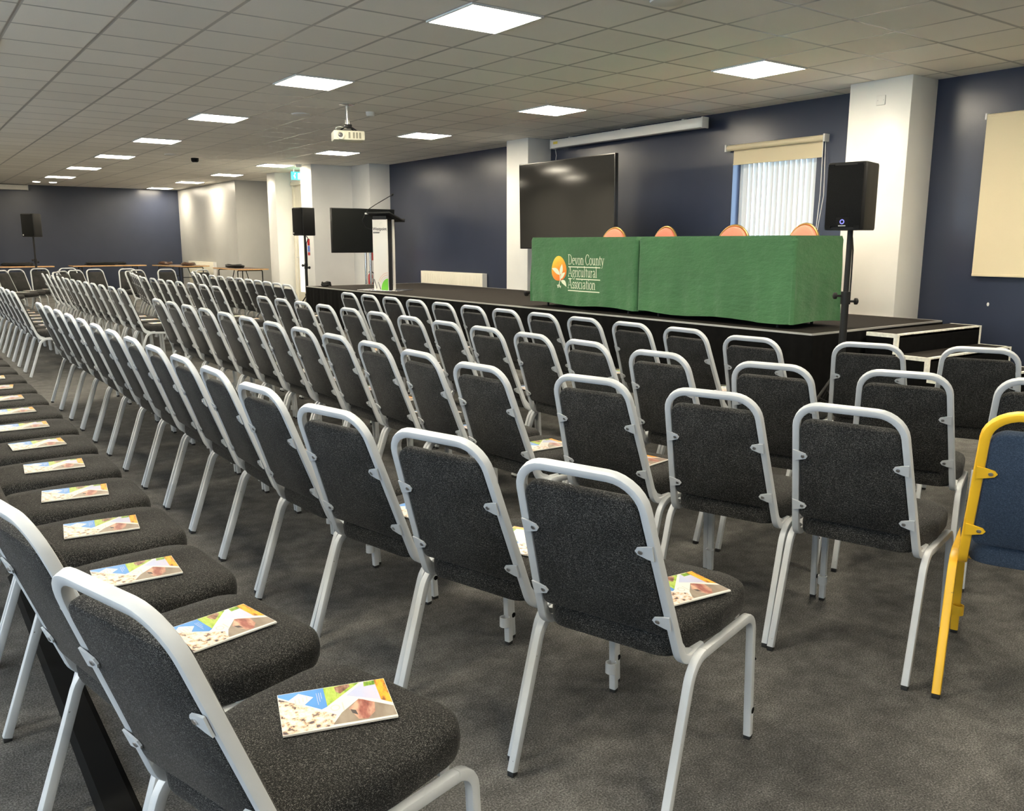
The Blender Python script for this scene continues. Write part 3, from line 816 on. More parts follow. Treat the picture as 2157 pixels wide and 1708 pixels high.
# aisle end of each row first, the last ones curl round towards the stage
FAR = {
    1: [(-0.547, 5.368, 0), (-0.507, 5.807, 0), (-0.467, 6.247, 0), (-0.427, 6.686, 0), (-0.397, 7.126, 0), (-0.377, 7.566, 0), (-0.367, 8.005, 0), (-0.367, 8.445, 0), (-0.347, 8.898, 0), (-0.317, 9.382, -6), (-0.277, 9.84, -6), (-0.237, 10.3, -6), (0.019, 11.135, -25), (0.322, 11.865, -62)],
    2: [(-1.374, 5.37, 0), (-1.374, 5.86, 0), (-1.374, 6.36, 0), (-1.374, 6.876, 0), (-1.374, 7.315, 0), (-1.374, 7.755, 0), (-1.374, 8.194, 0), (-1.392, 8.634, 0), (-1.318, 9.126, -8), (-1.271, 9.563, -8), (-1.205, 9.998, -8), (-1.137, 10.45, -8), (-1.067, 10.92, -8), (-0.94, 11.697, -35), (-0.722, 12.278, -60), (-0.19, 12.552, -84)],
    3: [(-2.349, 5.44, 0), (-2.349, 5.94, 0), (-2.349, 6.48, 0), (-2.349, 6.97, 0), (-2.349, 7.41, 0), (-2.349, 7.9, 0), (-2.349, 8.358, 0), (-2.351, 8.798, 0), (-2.323, 9.274, -5), (-2.325, 9.72, -5), (-2.325, 10.2, -5), (-2.325, 10.7, -5), (-2.325, 11.2, -5), (-2.062, 11.789, -28), (-1.911, 12.318, -42), (-1.649, 12.797, -55), (-1.28, 13.239, -72), (-0.739, 13.209, -86)],
    4: [(-3.354, 5.41, 0), (-3.354, 5.895, 0), (-3.354, 6.38, 0), (-3.354, 6.865, 0), (-3.354, 7.35, 0), (-3.354, 7.835, 0), (-3.354, 8.32, 0), (-3.354, 8.805, 0), (-3.354, 9.29, 0), (-3.354, 9.775, 0), (-3.354, 10.26, 0), (-3.354, 10.745, 0), (-3.354, 11.23, 0), (-3.058, 12.543, -22), (-2.729, 13.317, -42), (-2.487, 13.871, -62), (-2.078, 14.301, -80), (-1.593, 14.371, -87)],
}
FROW = {1: 'far block front row', 2: 'far block second row', 3: 'far block third row', 4: 'far block rear row'}
for r in (1, 2, 3, 4):
    full = FAR[r]; n = len(full)
    for i, (x, y, d) in enumerate(full):
        pos = 'first from the aisle' if i == 0 else 'at the far end' if i == n-1 else '%s from the aisle' % ORD[i+1]
        place('far', x, y, d, 'silver framed charcoal chair, %s in the %s' % (pos, FROW[r]), 'far block chairs, %s' % FROW[r])
        leaflet(x, y, d, d+random.uniform(-9, 5), 'pale booklet on the seat %s, %s' % (pos, FROW[r]), 'booklets on the far block seats')

yc = make_chair('stacking_chair', 'yellow', 'navy_fabric', True, 0.09)
yc.location = (-1.95, -3.466, 0); yc.rotation_euler = (0, 0, math.radians(22-90)); yc.scale = (1.17, 1.02, 1.04)
tag(yc, 'yellow framed chair with navy blue upholstery at the right edge', 'chair')

# ------------------------------------------------------------------ tables on the stage, cloths, emblem
def smoothstep(a, b, t):
    t = max(0, min(1, (t-a)/(b-a))); return t*t*(3-2*t)
def fold(s, z, seed):
    """outward offset of the hanging cloth; s runs along the drop, z is the height fraction below the table edge"""
    a = smoothstep(0.05, 1.0, z)
    return a*(0.007*math.sin(s*8.3+seed)+0.005*math.sin(s*17.1+2*seed)+0.004*math.sin(s*31+seed*3))+0.003*math.sin(z*9+s*2.1+seed)*smoothstep(0.0, 0.25, z)
CX0, CX1 = 1.505, 2.19
ZT, ZB = 1.392, 0.675
def table_with_cloth(y0, y1, seed, which):
    t = empty('folding_table', ((CX0+CX1)/2, (y0+y1)/2, ZS+0.0015))
    hx, hy = (CX1-CX0)/2-0.025, (y1-y0)/2-0.025
    MB().box((-hx, -hy, 0.735), (hx, hy, 0.762), bevel=0.004).build('tabletop', M['wood'], t)
    for sy in (-1, 1):
        y = sy*(hy-0.18)
        b = MB(); b.tube(fillet([(-hx+0.08, y, 0.0), (-hx+0.08, y, 0.72), (hx-0.08, y, 0.72), (hx-0.08, y, 0.0)], 0.04), 0.014)
        b.cyl((-hx+0.08, y, 0.25), (hx-0.08, y, 0.25), 0.010); b.build('leg', M['black'], t)
    tag(t, 'folding table under the green cloth, %s of the two on stage' % which, 'table')
    c = MB(); rc = 0.035
    per = []   # perimeter points: (x, y, nx, ny, s)
    def seg(p, q, s0):
        l = math.dist(p, q); k = max(2, int(l/0.022))
        nx, ny = (q[1]-p[1])/l, -(q[0]-p[0])/l
        for j in range(k+1):
            f_ = j/k; per.append((p[0]+(q[0]-p[0])*f_, p[1]+(q[1]-p[1])*f_, nx, ny, s0+l*f_))
        return s0+l
    def corner(cx, cy, a0, s0):
        for j in range(1, 5):
            a = math.radians(a0+90*j/5); per.append((cx+rc*math.cos(a), cy+rc*math.sin(a), math.cos(a), math.sin(a), s0))
        return s0
    s = seg((CX0, y1-rc), (CX0, y0+rc), 0.0)
    s = corner(CX0+rc, y0+rc, 180, s); s = seg((CX0+rc, y0), (CX1-rc, y0), s)
    s = corner(CX1-rc, y0+rc, 270, s); s = seg((CX1, y0+rc), (CX1, y1-rc), s)
    s = corner(CX1-rc, y1-rc, 0, s); s = seg((CX1-rc, y1), (CX0+rc, y1), s)
    s = corner(CX0+rc, y1-rc, 90, s)
    n = len(per); nz = 26; vs = []; fs = []
    for i in range(nz+1):
        zf = i/nz
        for x, y, nx, ny, ss in per:
            d = fold(y if abs(nx) > 0.9 else ss+5, zf, seed)
            is_corner = 0.05 < abs(nx) < 0.95
            if is_corner: d += 0.016*smoothstep(0.1, 1, zf)
            if abs(ny) > 0.9 or is_corner:                      # keep the two cloths apart where they meet
                lim = 0.001 if ((which == 'left' and ny < 0) or (which == 'right' and ny > 0)) else 1
                d = min(d, lim)
            zz = ZT-(ZT-ZB)*zf+(0.010*math.sin(ss*6+seed) if i == nz else 0)
            if i == 0: vs.append((x-nx*0.012, y-ny*0.012, ZT))
            else: vs.append((x+nx*d, y+ny*d, zz-0.006))
    for i in range(nz):
        for j in range(n): k = (j+1) % n; fs.append((i*n+j, i*n+n+j, i*n+n+k, i*n+k))
    fs.append(tuple(range(n)))
    c.add(vs, fs, True)
    cl = c.build('tablecloth', M['green'])
    return cl
clR = table_with_cloth(-0.04, 1.775, 1.7, 'right')
tag(clR, 'plain green cloth draped over the right table on the stage', 'tablecloth')
clL = table_with_cloth(1.79, 3.53, 0.4, 'left')
tag(clL, 'green cloth with association emblem and lettering over the left table', 'tablecloth')

def front_pt(y, z, lift):
    zf = (ZT-z)/(ZT-ZB)
    return (CX0-fold(y, zf, 0.4)-lift, y, z)

# serif lettering drawn as strokes: (points, widths) on a unit em, thick stems and thin joins
T_, t_ = 0.070, 0.032
def arc(cx, cy, rx, ry, a0, a1, n=14):
    return [(cx+rx*math.cos(math.radians(a0+(a1-a0)*i/n)), cy+ry*math.sin(math.radians(a0+(a1-a0)*i/n))) for i in range(n+1)]
def vw(pts, thick=T_, thin=t_):
    w = []
    for i in range(len(pts)):
        a = pts[max(0, i-1)]; b = pts[min(len(pts)-1, i+1)]; dx, dy = b[0]-a[0], b[1]-a[1]; l = math.hypot(dx, dy) or 1
        w.append(thin+(thick-thin)*abs(dy/l)**1.5)
    return (pts, w)
def st(x, y0, y1, w=T_): return ([(x, y0), (x, y1)], [w, w])
def sf(x0, x1, y): return ([(x0, y), (x1, y)], [t_, t_])
XH, CP, AS = 0.44, 0.68, 0.72
GL = {
 'D': (0.60, [st(0.13, 0, CP), sf(0.03, 0.26, 0.015), sf(0.03, 0.26, CP-0.015), vw([(0.2, CP-0.017), (0.28, CP-0.017)]+arc(0.28, CP/2, 0.25, CP/2-0.017, 90, -90)+[(0.2, 0.017)])]),
 'C': (0.56, [vw(arc(0.31, CP/2, 0.25, CP/2, 42, 318, 20)), ([(0.495, 0.62), (0.50, 0.47)], [t_, t_])]),
 'A': (0.60, [([(0.04, 0.0), (0.29, CP)], [t_, t_]), ([(0.28, CP), (0.52, 0.0)], [T_, T_]), sf(0.14, 0.42, 0.22), sf(0.0, 0.17, 0.015), sf(0.41, 0.61, 0.015)]),
 'e': (0.40, [sf(0.07, 0.35, 0.26), vw([(0.35, 0.26)]+arc(0.21, 0.22, 0.15, 0.22, 10, 310, 18))]),
 'v': (0.42, [([(0.07, XH), (0.21, 0)], [T_, T_]), ([(0.21, 0), (0.36, XH)], [t_, t_]), sf(0.0, 0.16, XH-0.012), sf(0.28, 0.43, XH-0.012)]),
 'o': (0.43, [vw(arc(0.22, 0.22, 0.165, 0.22, 0, 360, 22))]),
 'n': (0.46, [st(0.11, 0, XH), sf(0.02, 0.20, 0.015), sf(0.02, 0.11, XH-0.015), vw([(0.12, 0.33)]+arc(0.24, 0.29, 0.12, 0.145, 140, 0, 8)+[(0.36, 0.0)]), sf(0.27, 0.45, 0.015)]),
 'u': (0.46, [st(0.34, 0.02, XH), sf(0.26, 0.36, XH-0.015), sf(0.33, 0.45, 0.015), vw([(0.10, XH)]+arc(0.20, 0.15, 0.10, 0.145, 180, 320, 8)+[(0.33, 0.12)]), sf(0.01, 0.11, XH-0.015)]),
 't': (0.29, [vw([(0.13, 0.57), (0.13, 0.12)]+arc(0.20, 0.10, 0.07, 0.09, 180, 300, 6)), sf(0.02, 0.27, XH-0.012)]),
 'y': (0.42, [([(0.07, XH), (0.22, 0.0)], [T_, T_]), vw([(0.37, XH), (0.20, -0.06), (0.13, -0.17), (0.06, -0.19)], 0.045), sf(0.0, 0.16, XH-0.012), sf(0.29, 0.44, XH-0.012)]),
 'g': (0.42, [vw(arc(0.19, 0.30, 0.13, 0.14, 0, 360, 18)), vw([(0.12, 0.18), (0.09, 0.10), (0.16, 0.06), (0.30, 0.04)]+arc(0.20, -0.07, 0.15, 0.10, 60, -250, 16), 0.05), ([(0.29, 0.41), (0.38, 0.42)], [t_, 0.05])]),
 'r': (0.33, [st(0.11, 0, XH), sf(0.02, 0.21, 0.015), sf(0.02, 0.11, XH-0.015), vw([(0.12, 0.30), (0.18, 0.40), (0.25, 0.42), (0.30, 0.37)], 0.06)]),
 'i': (0.23, [st(0.11, 0, XH), sf(0.02, 0.20, 0.015), sf(0.02, 0.11, XH-0.015), ([(0.07, 0.60), (0.15, 0.60)], [0.08, 0.08])]),
 'c': (0.37, [vw(arc(0.21, 0.22, 0.15, 0.22, 45, 315, 16))]),
 'l': (0.23, [st(0.11, 0, AS), sf(0.02, 0.20, 0.015), sf(0.02, 0.11, AS-0.015)]),
 'a': (0.40, [vw(arc(0.18, 0.32, 0.11, 0.12, 160, 0, 8)+[(0.29, 0.10), (0.33, 0.02), (0.38, 0.03)]), vw(arc(0.18, 0.12, 0.11, 0.115, 60, 330, 12)), ([(0.22, 0.235), (0.29, 0.26)], [t_, t_])]),
 's': (0.33, [vw([(0.28, 0.35)]+arc(0.17, 0.32, 0.10, 0.11, 40, 220, 8)+arc(0.16, 0.11, 0.11, 0.105, 60, -150, 8)+[(0.05, 0.10)], 0.07, 0.05)]),
 ' ': (0.22, []),
}
def stroke_quads(pts, w):
    L_, R_ = [], []
    for i, p in enumerate(pts):
        a = pts[max(0, i-1)]; b = pts[min(len(pts)-1, i+1)]; dx, dy = b[0]-a[0], b[1]-a[1]; l = math.hypot(dx, dy) or 1
        nx, ny = -dy/l*w[i]/2, dx/l*w[i]/2
        L_.append((p[0]+nx, p[1]+ny)); R_.append((p[0]-nx, p[1]-ny))
    return [[L_[i], R_[i], R_[i+1], L_[i+1]] for i in range(len(pts)-1)]
def cloth_text(mb, text, yl, yr, zb, em):
    adv = sum(GL[ch][0] for ch in text); sx = (yl-yr)/adv; pen = 0
    for ch in text:
        a, strokes = GL[ch]
        for pts, w in strokes:
            for q in stroke_quads(pts, w):
                mb.poly([front_pt(yl-(pen+u)*sx, zb+v*em, 0.0035) for u, v in q])
        pen += a
def emblem():
    tx = MB()
    em = 0.158
    cloth_text(tx, 'Devon County', 2.852, 2.262, 1.103, em)
    cloth_text(tx, 'Agricultural', 2.852, 2.372, 0.974, em)
    cloth_text(tx, 'Association', 2.852, 2.395, 0.848, em)
    def bar(ya, yb, z):
        n = 12
        for i in range(n):
            p, q = ya+(yb-ya)*i/n, ya+(yb-ya)*(i+1)/n
            tx.poly([front_pt(p, z-0.005, 0.0035), front_pt(q, z-0.005, 0.0035), front_pt(q, z+0.005, 0.0035), front_pt(p, z+0.005, 0.0035)])
    bar(2.847, 2.320, 1.078); bar(2.847, 2.795, 0.951); bar(2.722, 2.322, 0.951); bar(2.847, 2.327, 0.824)
    tx.build('printed_lettering', M['ink'], clL)
    eg = MB(); cy, cz = 3.008, 1.058; n = 36
    rings = []
    for k in (1.0, 0.7, 0.4):
        r = []
        for i in range(n):
            a = 2*PI*i/n; ry = 0.128*k*(1-0.16*math.sin(a)); rz = 0.135*k
            r.append(front_pt(cy+ry*math.cos(a), cz+rz*math.sin(a), 0.0030))
        rings.append(r)
    vs = [p for r in rings for p in r]+[front_pt(cy, cz, 0.0030)]; fs = []
    for q in range(2):
        for i in range(n): j = (i+1) % n; fs.append((q*n+i, q*n+j, q*n+n+j, q*n+n+i))
    for i in range(n): fs.append((2*n+i, 2*n+(i+1) % n, 3*n))
    eg.add(vs, fs); eg.build('printed_sun', M['egg'], clL)
    lf = MB()
    def leaf(y0, z0, y1, z1, wd, bend=0.0):
        n_ = 10; left = []; right = []
        dy, dz = y1-y0, z1-z0; l = math.hypot(dy, dz); ny, nz_ = -dz/l, dy/l
        for i in range(n_+1):
            t = i/n_; w = wd*math.sin(PI*t**0.8)*0.5+0.0006; b = bend*math.sin(PI*t)
            cy_, cz_ = y0+dy*t+ny*b, z0+dz*t+nz_*b
            left.append((cy_+ny*w, cz_+nz_*w)); right.append((cy_-ny*w, cz_-nz_*w))
        for i in range(n_): lf.poly([front_pt(*left[i], 0.005), front_pt(*right[i], 0.005), front_pt(*right[i+1], 0.005), front_pt(*left[i+1], 0.005)])
    leaf(2.985, 0.99, 3.13, 1.055, 0.05, 0.012)      # left leaf
    leaf(2.975, 0.99, 2.952, 1.105, 0.048)           # middle leaf
    leaf(2.972, 0.945, 2.90, 1.015, 0.042, -0.008)   # right leaf
    leaf(2.965, 0.925, 2.872, 0.862, 0.046, -0.014)  # low leaf
    for a, b in (((2.985, 0.99), (2.978, 0.93)), ((2.978, 0.93), (2.99, 0.885)), ((2.972, 0.945), (2.976, 0.925)), ((2.99, 0.885), (3.01, 0.865)), ((2.99, 0.885), (2.975, 0.858)),
                 ((3.01, 0.865), (3.02, 0.88)), ((3.01, 0.865), (3.005, 0.845)), ((2.975, 0.858), (2.965, 0.845)), ((2.975, 0.858), (2.96, 0.868)), ((2.99, 0.885), (2.993, 0.85))):
        for q in stroke_quads([a, b], [0.009, 0.008]): lf.poly([front_pt(*p, 0.005) for p in q])
    lf.build('printed_leaves', M['ink'], clL)
emblem()

# ------------------------------------------------------------------ red chairs behind the tables
def red_chair():
    o = empty('banquet_chair')
    g = M['gold']; s = M['salmon']
    def dome(w, h, n=18):
        pts = [(-w*0.86, 0.0), (w*0.86, 0.0)]
        for i in range(n+1): a = PI*i/n; pts.append((w*math.cos(a)*(1.0), h*0.42+h*0.58*math.sin(a)))
        return pts
    tilt = Matrix.Translation((0, -0.03, 0.46)) @ Matrix.Rotation(math.radians(8), 4, 'X') @ Matrix(((1, 0, 0, 0), (0, 0, 1, 0), (0, 1, 0, 0), (0, 0, 0, 1)))
    MB().cushion(dome(0.195, 0.42), [(0.004, -0.02), (0, -0.012), (0, 0.015), (0.008, 0.028), (0.016, 0.032)], 0.008, tilt).build('backrest', s, o)
    P = [tilt @ Vector((x, y, 0)) for x, y in dome(0.206, 0.433)[2:]]
    P = [tilt @ Vector((0.19, -0.08, 0))]+P+[tilt @ Vector((-0.19, -0.08, 0))]
    MB().tube(P, 0.013, 10, up=Vector((0, 1, 0))).build('back_frame', g, o)
    ol = rounded([(-0.19, 0.0), (0.19, 0.0), (0.205, 0.40), (-0.205, 0.40)], 0.06)
    MB().cushion(ol, [(0.01, 0.40), (0, 0.41), (0, 0.45), (0.01, 0.462)], 0.012).build('seat', s, o)
    for sx in (-1, 1):
        MB().tube([(sx*0.18, -0.10, 0), (sx*0.185, -0.02, 0.40), (sx*0.19, -0.03, 0.47)], 0.012).build('leg', g, o)
        MB().tube([(sx*0.19, 0.40, 0), (sx*0.185, 0.36, 0.40)], 0.012).build('leg', g, o)
    return o
rc0 = red_chair()
for i, (y, w) in enumerate(((3.43, 'leftmost of four'), (2.59, 'second from left of four'), (1.60, 'third from left of four'), (0.76, 'rightmost of four'))):
    o = rc0 if i == 0 else copy_tree(rc0)
    o.location = (2.64, y, ZS+0.004); o.rotation_euler = (0, 0, math.radians(90+(6, -4, 5, -8)[i]))
    tag(o, 'round-backed salmon red chair with gold frame behind the green tables, %s' % w, 'chair', 'red chairs behind the stage tables')

# ------------------------------------------------------------------ wall things along the stage
def wall_things():
    # projector screen case
    o = empty('projection_screen', (XW-0.20, 4.42, 2.76))
    MB().box((-0.055, -1.46, -0.055), (0.055, 1.46, 0.065), bevel=0.012).build('case', M['trimwhite'], o)
    MB().box((-0.058, -1.475, -0.06), (0.058, -1.455, 0.07), bevel=0.004).box((-0.058, 1.455, -0.06), (0.058, 1.475, 0.07), bevel=0.004).build('end_cap', M['plastic'], o)
    for y in (-1.1, 0, 1.1): MB().box((0.0, y-0.02, 0.06), (0.21, y+0.02, 0.085)).build('bracket', M['plastic'], o)
    MB().box((-0.0565, 1.30, 0.0), (-0.0545, 1.40, 0.035)).build('label_sticker', M['label_y'], o)
    MB().tube([(0, 1.42, -0.05), (0.03, 1.43, -0.15), (0.0, 1.41, -0.25), (0.04, 1.42, -0.45), (0.16, 1.41, -0.8)], 0.004, 6).build('power_cord', M['plastic'], o)
    tag(o, 'long white projection screen case mounted high on the navy wall', 'projection screen')
    # roller blind over the window
    o = empty('roller_blind', (XW-0.05, 2.04, 2.45))
    MB().cyl((0, -0.655, 0), (0, 0.665, 0), 0.034, 20).build('tube', M['blind'], o)
    MB().box((0.028, -0.62, -0.19), (0.033, 0.60, 0.02)).box((0.024, -0.62, -0.198), (0.036, 0.60, -0.185)).build('fabric', M['blind'], o)
    MB().box((-0.035, -0.68, -0.04), (0.05, -0.66, 0.04)).build('bracket', M['plastic'], o)
    MB().box((-0.035, 0.67, -0.04), (0.05, 0.69, 0.04)).build('bracket', M['plastic'], o)
    ch = MB(); ch.tube([(-0.02, -0.655, 0), (-0.02, -0.66, -0.6), (-0.02, -0.62, -1.2)], 0.004, 6).tube([(0.02, -0.655, 0), (0.015, -0.68, -0.6), (-0.015, -0.62, -1.2)], 0.004, 6)
    ch.build('pull_cord', M['plastic'], o)
    tag(o, 'cream roller blind rolled up above the stage window', 'roller blind')
    # vertical blind in the reveal
    o = empty('vertical_blind', (XW+0.07, 2.05, 2.30))
    MB().box((-0.02, -0.53, -0.0), (0.02, 0.53, 0.03)).build('head_rail', M['plastic'], o)
    n = 14
    for i in range(n):
        y = -0.515+0.073*i+0.036; a = math.radians(14+random.uniform(-4, 4)); dx, dy = 0.045*math.sin(a), 0.045*math.cos(a)
        b = MB(); b.add([(-dx, y-dy, -0.03), (dx, y+dy, -0.03), (dx, y+dy, -1.2), (-dx, y-dy, -1.2)], [(0, 1, 2, 3)])
        b.box((-0.003, y-0.006, -0.03), (0.003, y+0.006, 0.0)); b.build('slat', M['slat'], o)
    tag(o, 'white vertical slat blind closed inside the stage window', 'vertical blind')
    # big cream blind at the right
    o = empty('roller_blind', (XW-0.03, -1.05, 2.5))
    MB().box((-0.012, -0.735, -1.46), (-0.006, 0.735, -0.02)).build('fabric', M['blind'], o)
    MB().box((-0.018, -0.735, -1.475), (-0.002, 0.735, -1.45), bevel=0.003).build('bottom_bar', M['blind'], o)
    MB().cyl((0.005, -0.735, -0.02), (0.005, 0.735, -0.02), 0.02).build('tube', M['blind'], o)
    MB().box((-0.02, 0.735, -0.05), (0.03, 0.75, 0.005)).build('bracket', M['plastic'], o)
    tag(o, 'large cream roller blind pulled down at the right edge of the photo', 'roller blind')
    b = MB().use(M['plastic']); b.box((-0.012, -0.045, -0.045), (0, 0.045, 0.045), bevel=0.004)
    b.use(M['screw'])
    for y in (-0.03, 0.03): b.lathe([(0.004, 0), (0.003, 0.0015)], centre=(-0.012, y, 0), mat4=Matrix.Rotation(-PI/2, 4, 'Y'), n=8)
    tag(b.build('blank_plate', None, None, (3.45, 0.505, 2.685)), 'square white blank socket plate high on the right white pillar', 'wall plate')
    tag(MB().lathe([(0.012, 0), (0.006, 0.003)], mat4=Matrix.Rotation(-PI/2, 4, 'Y') @ Matrix.Scale(1.6, 4, (1, 0, 0)), n=8).build('wall_scuff', M['paper'], None, (XW, -0.474, 0.765)), 'small white filler spot on the navy wall below the big blind', 'wall mark')
    # radiators
    def radiator(loc, rz, ln, h, label):
        o = empty('radiator', loc, rz)
        b = MB(); b.box((-ln/2, -0.03, 0.12), (ln/2, -0.012, 0.12+h), bevel=0.006)
        k = int(ln/0.066)
        for i in range(k): x = -ln/2+0.04+i*(ln-0.08)/k; b.box((x, -0.034, 0.16), (x+0.028, -0.028, 0.08+h), bevel=0.003)
        b.build('front_panel', M['cream'], o)
        g = MB()
        for i in range(int(ln/0.03)): x = -ln/2+0.02+i*0.03; g.box((x, -0.012, 0.10+h), (x+0.012, 0.06, 0.118+h))
        g.box((-ln/2, 0.055, 0.12), (ln/2, 0.065, 0.12+h)); g.build('top_grille', M['cream'], o)
        MB().box((-ln/2-0.004, -0.03, 0.12), (-ln/2, 0.065, 0.12+h)).box((ln/2, -0.03, 0.12), (ln/2+0.004, 0.065, 0.12+h)).build('side_panel', M['plastic'], o)
        v = MB(); v.cyl((-ln/2-0.05, 0.02, 0.0), (-ln/2-0.05, 0.02, 0.17), 0.009).cyl((-ln/2-0.05, 0.02, 0.15), (-ln/2, 0.02, 0.15), 0.012); v.cyl((-ln/2-0.05, 0.02, 0.15), (-ln/2-0.05, 0.02, 0.21), 0.018); v.build('valve', M['plastic'], o)
        MB().box((-ln/2+0.2, 0.06, 0.0), (-ln/2+0.23, 0.0799, 0.12+h*0.8)).box((ln/2-0.23, 0.06, 0.0), (ln/2-0.2, 0.0799, 0.12+h*0.8)).build('wall_bracket', M['plastic'], o)
        tag(o, label, 'radiator')
    radiator((XW-0.08, 8.97, 0), -PI/2, 2.10, 0.70, 'cream panel radiator on the navy wall behind the stage')
    radiator((2.70, 20.4, 0), -PI/2, 2.3, 0.71, 'cream radiator on the far white wall behind the folding tables')
wall_things()

# ------------------------------------------------------------------ screens, lectern, speakers
def tv(name, loc, rz, w, h, z0, mat, label, stand_z, legs_x, thick=0.055, tilt=0.0):
    o = empty(name, loc, rz)          # screen faces local -y
    tl = Matrix.Translation((0, 0, z0)) @ Matrix.Rotation(tilt, 4, 'X') @ Matrix.Translation((0, 0, -z0))
    MB().box((-w/2, -thick/2, z0), (w/2, thick/2, z0+h), tl, bevel=0.006).build('housing', M['bezel'], o)
    MB().box((-w/2+0.012, -thick/2-0.002, z0+0.018), (w/2-0.012, -thick/2, z0+h-0.012), tl).build('screen', M[mat], o)
    for x in legs_x:
        MB().cyl((x, thick/2+0.03, stand_z+0.04), (x, thick/2+0.03, z0+h*0.6), 0.022).build('pole', M['steel'], o)
    b = MB()
    b.box((min(legs_x)-0.3, thick/2-0.02, stand_z+0.03), (max(legs_x)+0.3, thick/2+0.08, stand_z+0.07), bevel=0.008)
    for x in (min(legs_x)-0.25, max(legs_x)+0.25): b.box((x-0.03, -0.3, stand_z+0.03), (x+0.03, 0.36, stand_z+0.07), bevel=0.008)
    b.build('base', M['bezel'], o)
    for x in (min(legs_x)-0.25, max(legs_x)+0.25):
        for y in (-0.27, 0.33): MB().cyl((x-0.012, y, stand_z+0.032), (x+0.012, y, stand_z+0.032), 0.03).build('castor', M['rubber'], o)
    MB().box((min(legs_x)-0.02, thick/2-0.001, z0+h*0.3), (max(legs_x)+0.02, thick/2+0.012, z0+h*0.7)).build('mount_plate', M['bezel'], o)
    tag(o, label, 'television'); return o
tv('television', (2.83, 4.51, ZS), -PI/2, 1.96, 1.15, 0.635, 'screen', 'large black glossy television standing on the stage behind the green tables', 0.0, (-0.25, 0.25), tilt=math.radians(1.2))
tv('television', (2.76, 10.33, 0), math.radians(2), 1.31, 0.80, 1.16, 'screenmatte', 'smaller black television on poles behind the white lectern', 0.0, (0.06, 0.16))

def text_mesh(s, size, mat, parent, m4, sx=1.0, name='lettering'):
    cu = bpy.data.curves.new('txt', 'FONT'); cu.body = s; cu.size = size; cu.offset = size*0.02; cu.align_x = 'CENTER'; cu.extrude = 0.0004
    ob = bpy.data.objects.new('txt', cu); COL.objects.link(ob)
    dg = bpy.context.evaluated_depsgraph_get()
    me = bpy.data.meshes.new_from_object(ob.evaluated_get(dg))
    bpy.data.objects.remove(ob); bpy.data.curves.remove(cu)
    me.transform(m4 @ Matrix.Scale(sx, 4, (1, 0, 0))); me.name = name
    me.materials.clear(); me.materials.append(M[mat])
    o = bpy.data.objects.new(name, me); COL.objects.link(o); o.parent = parent
    return o

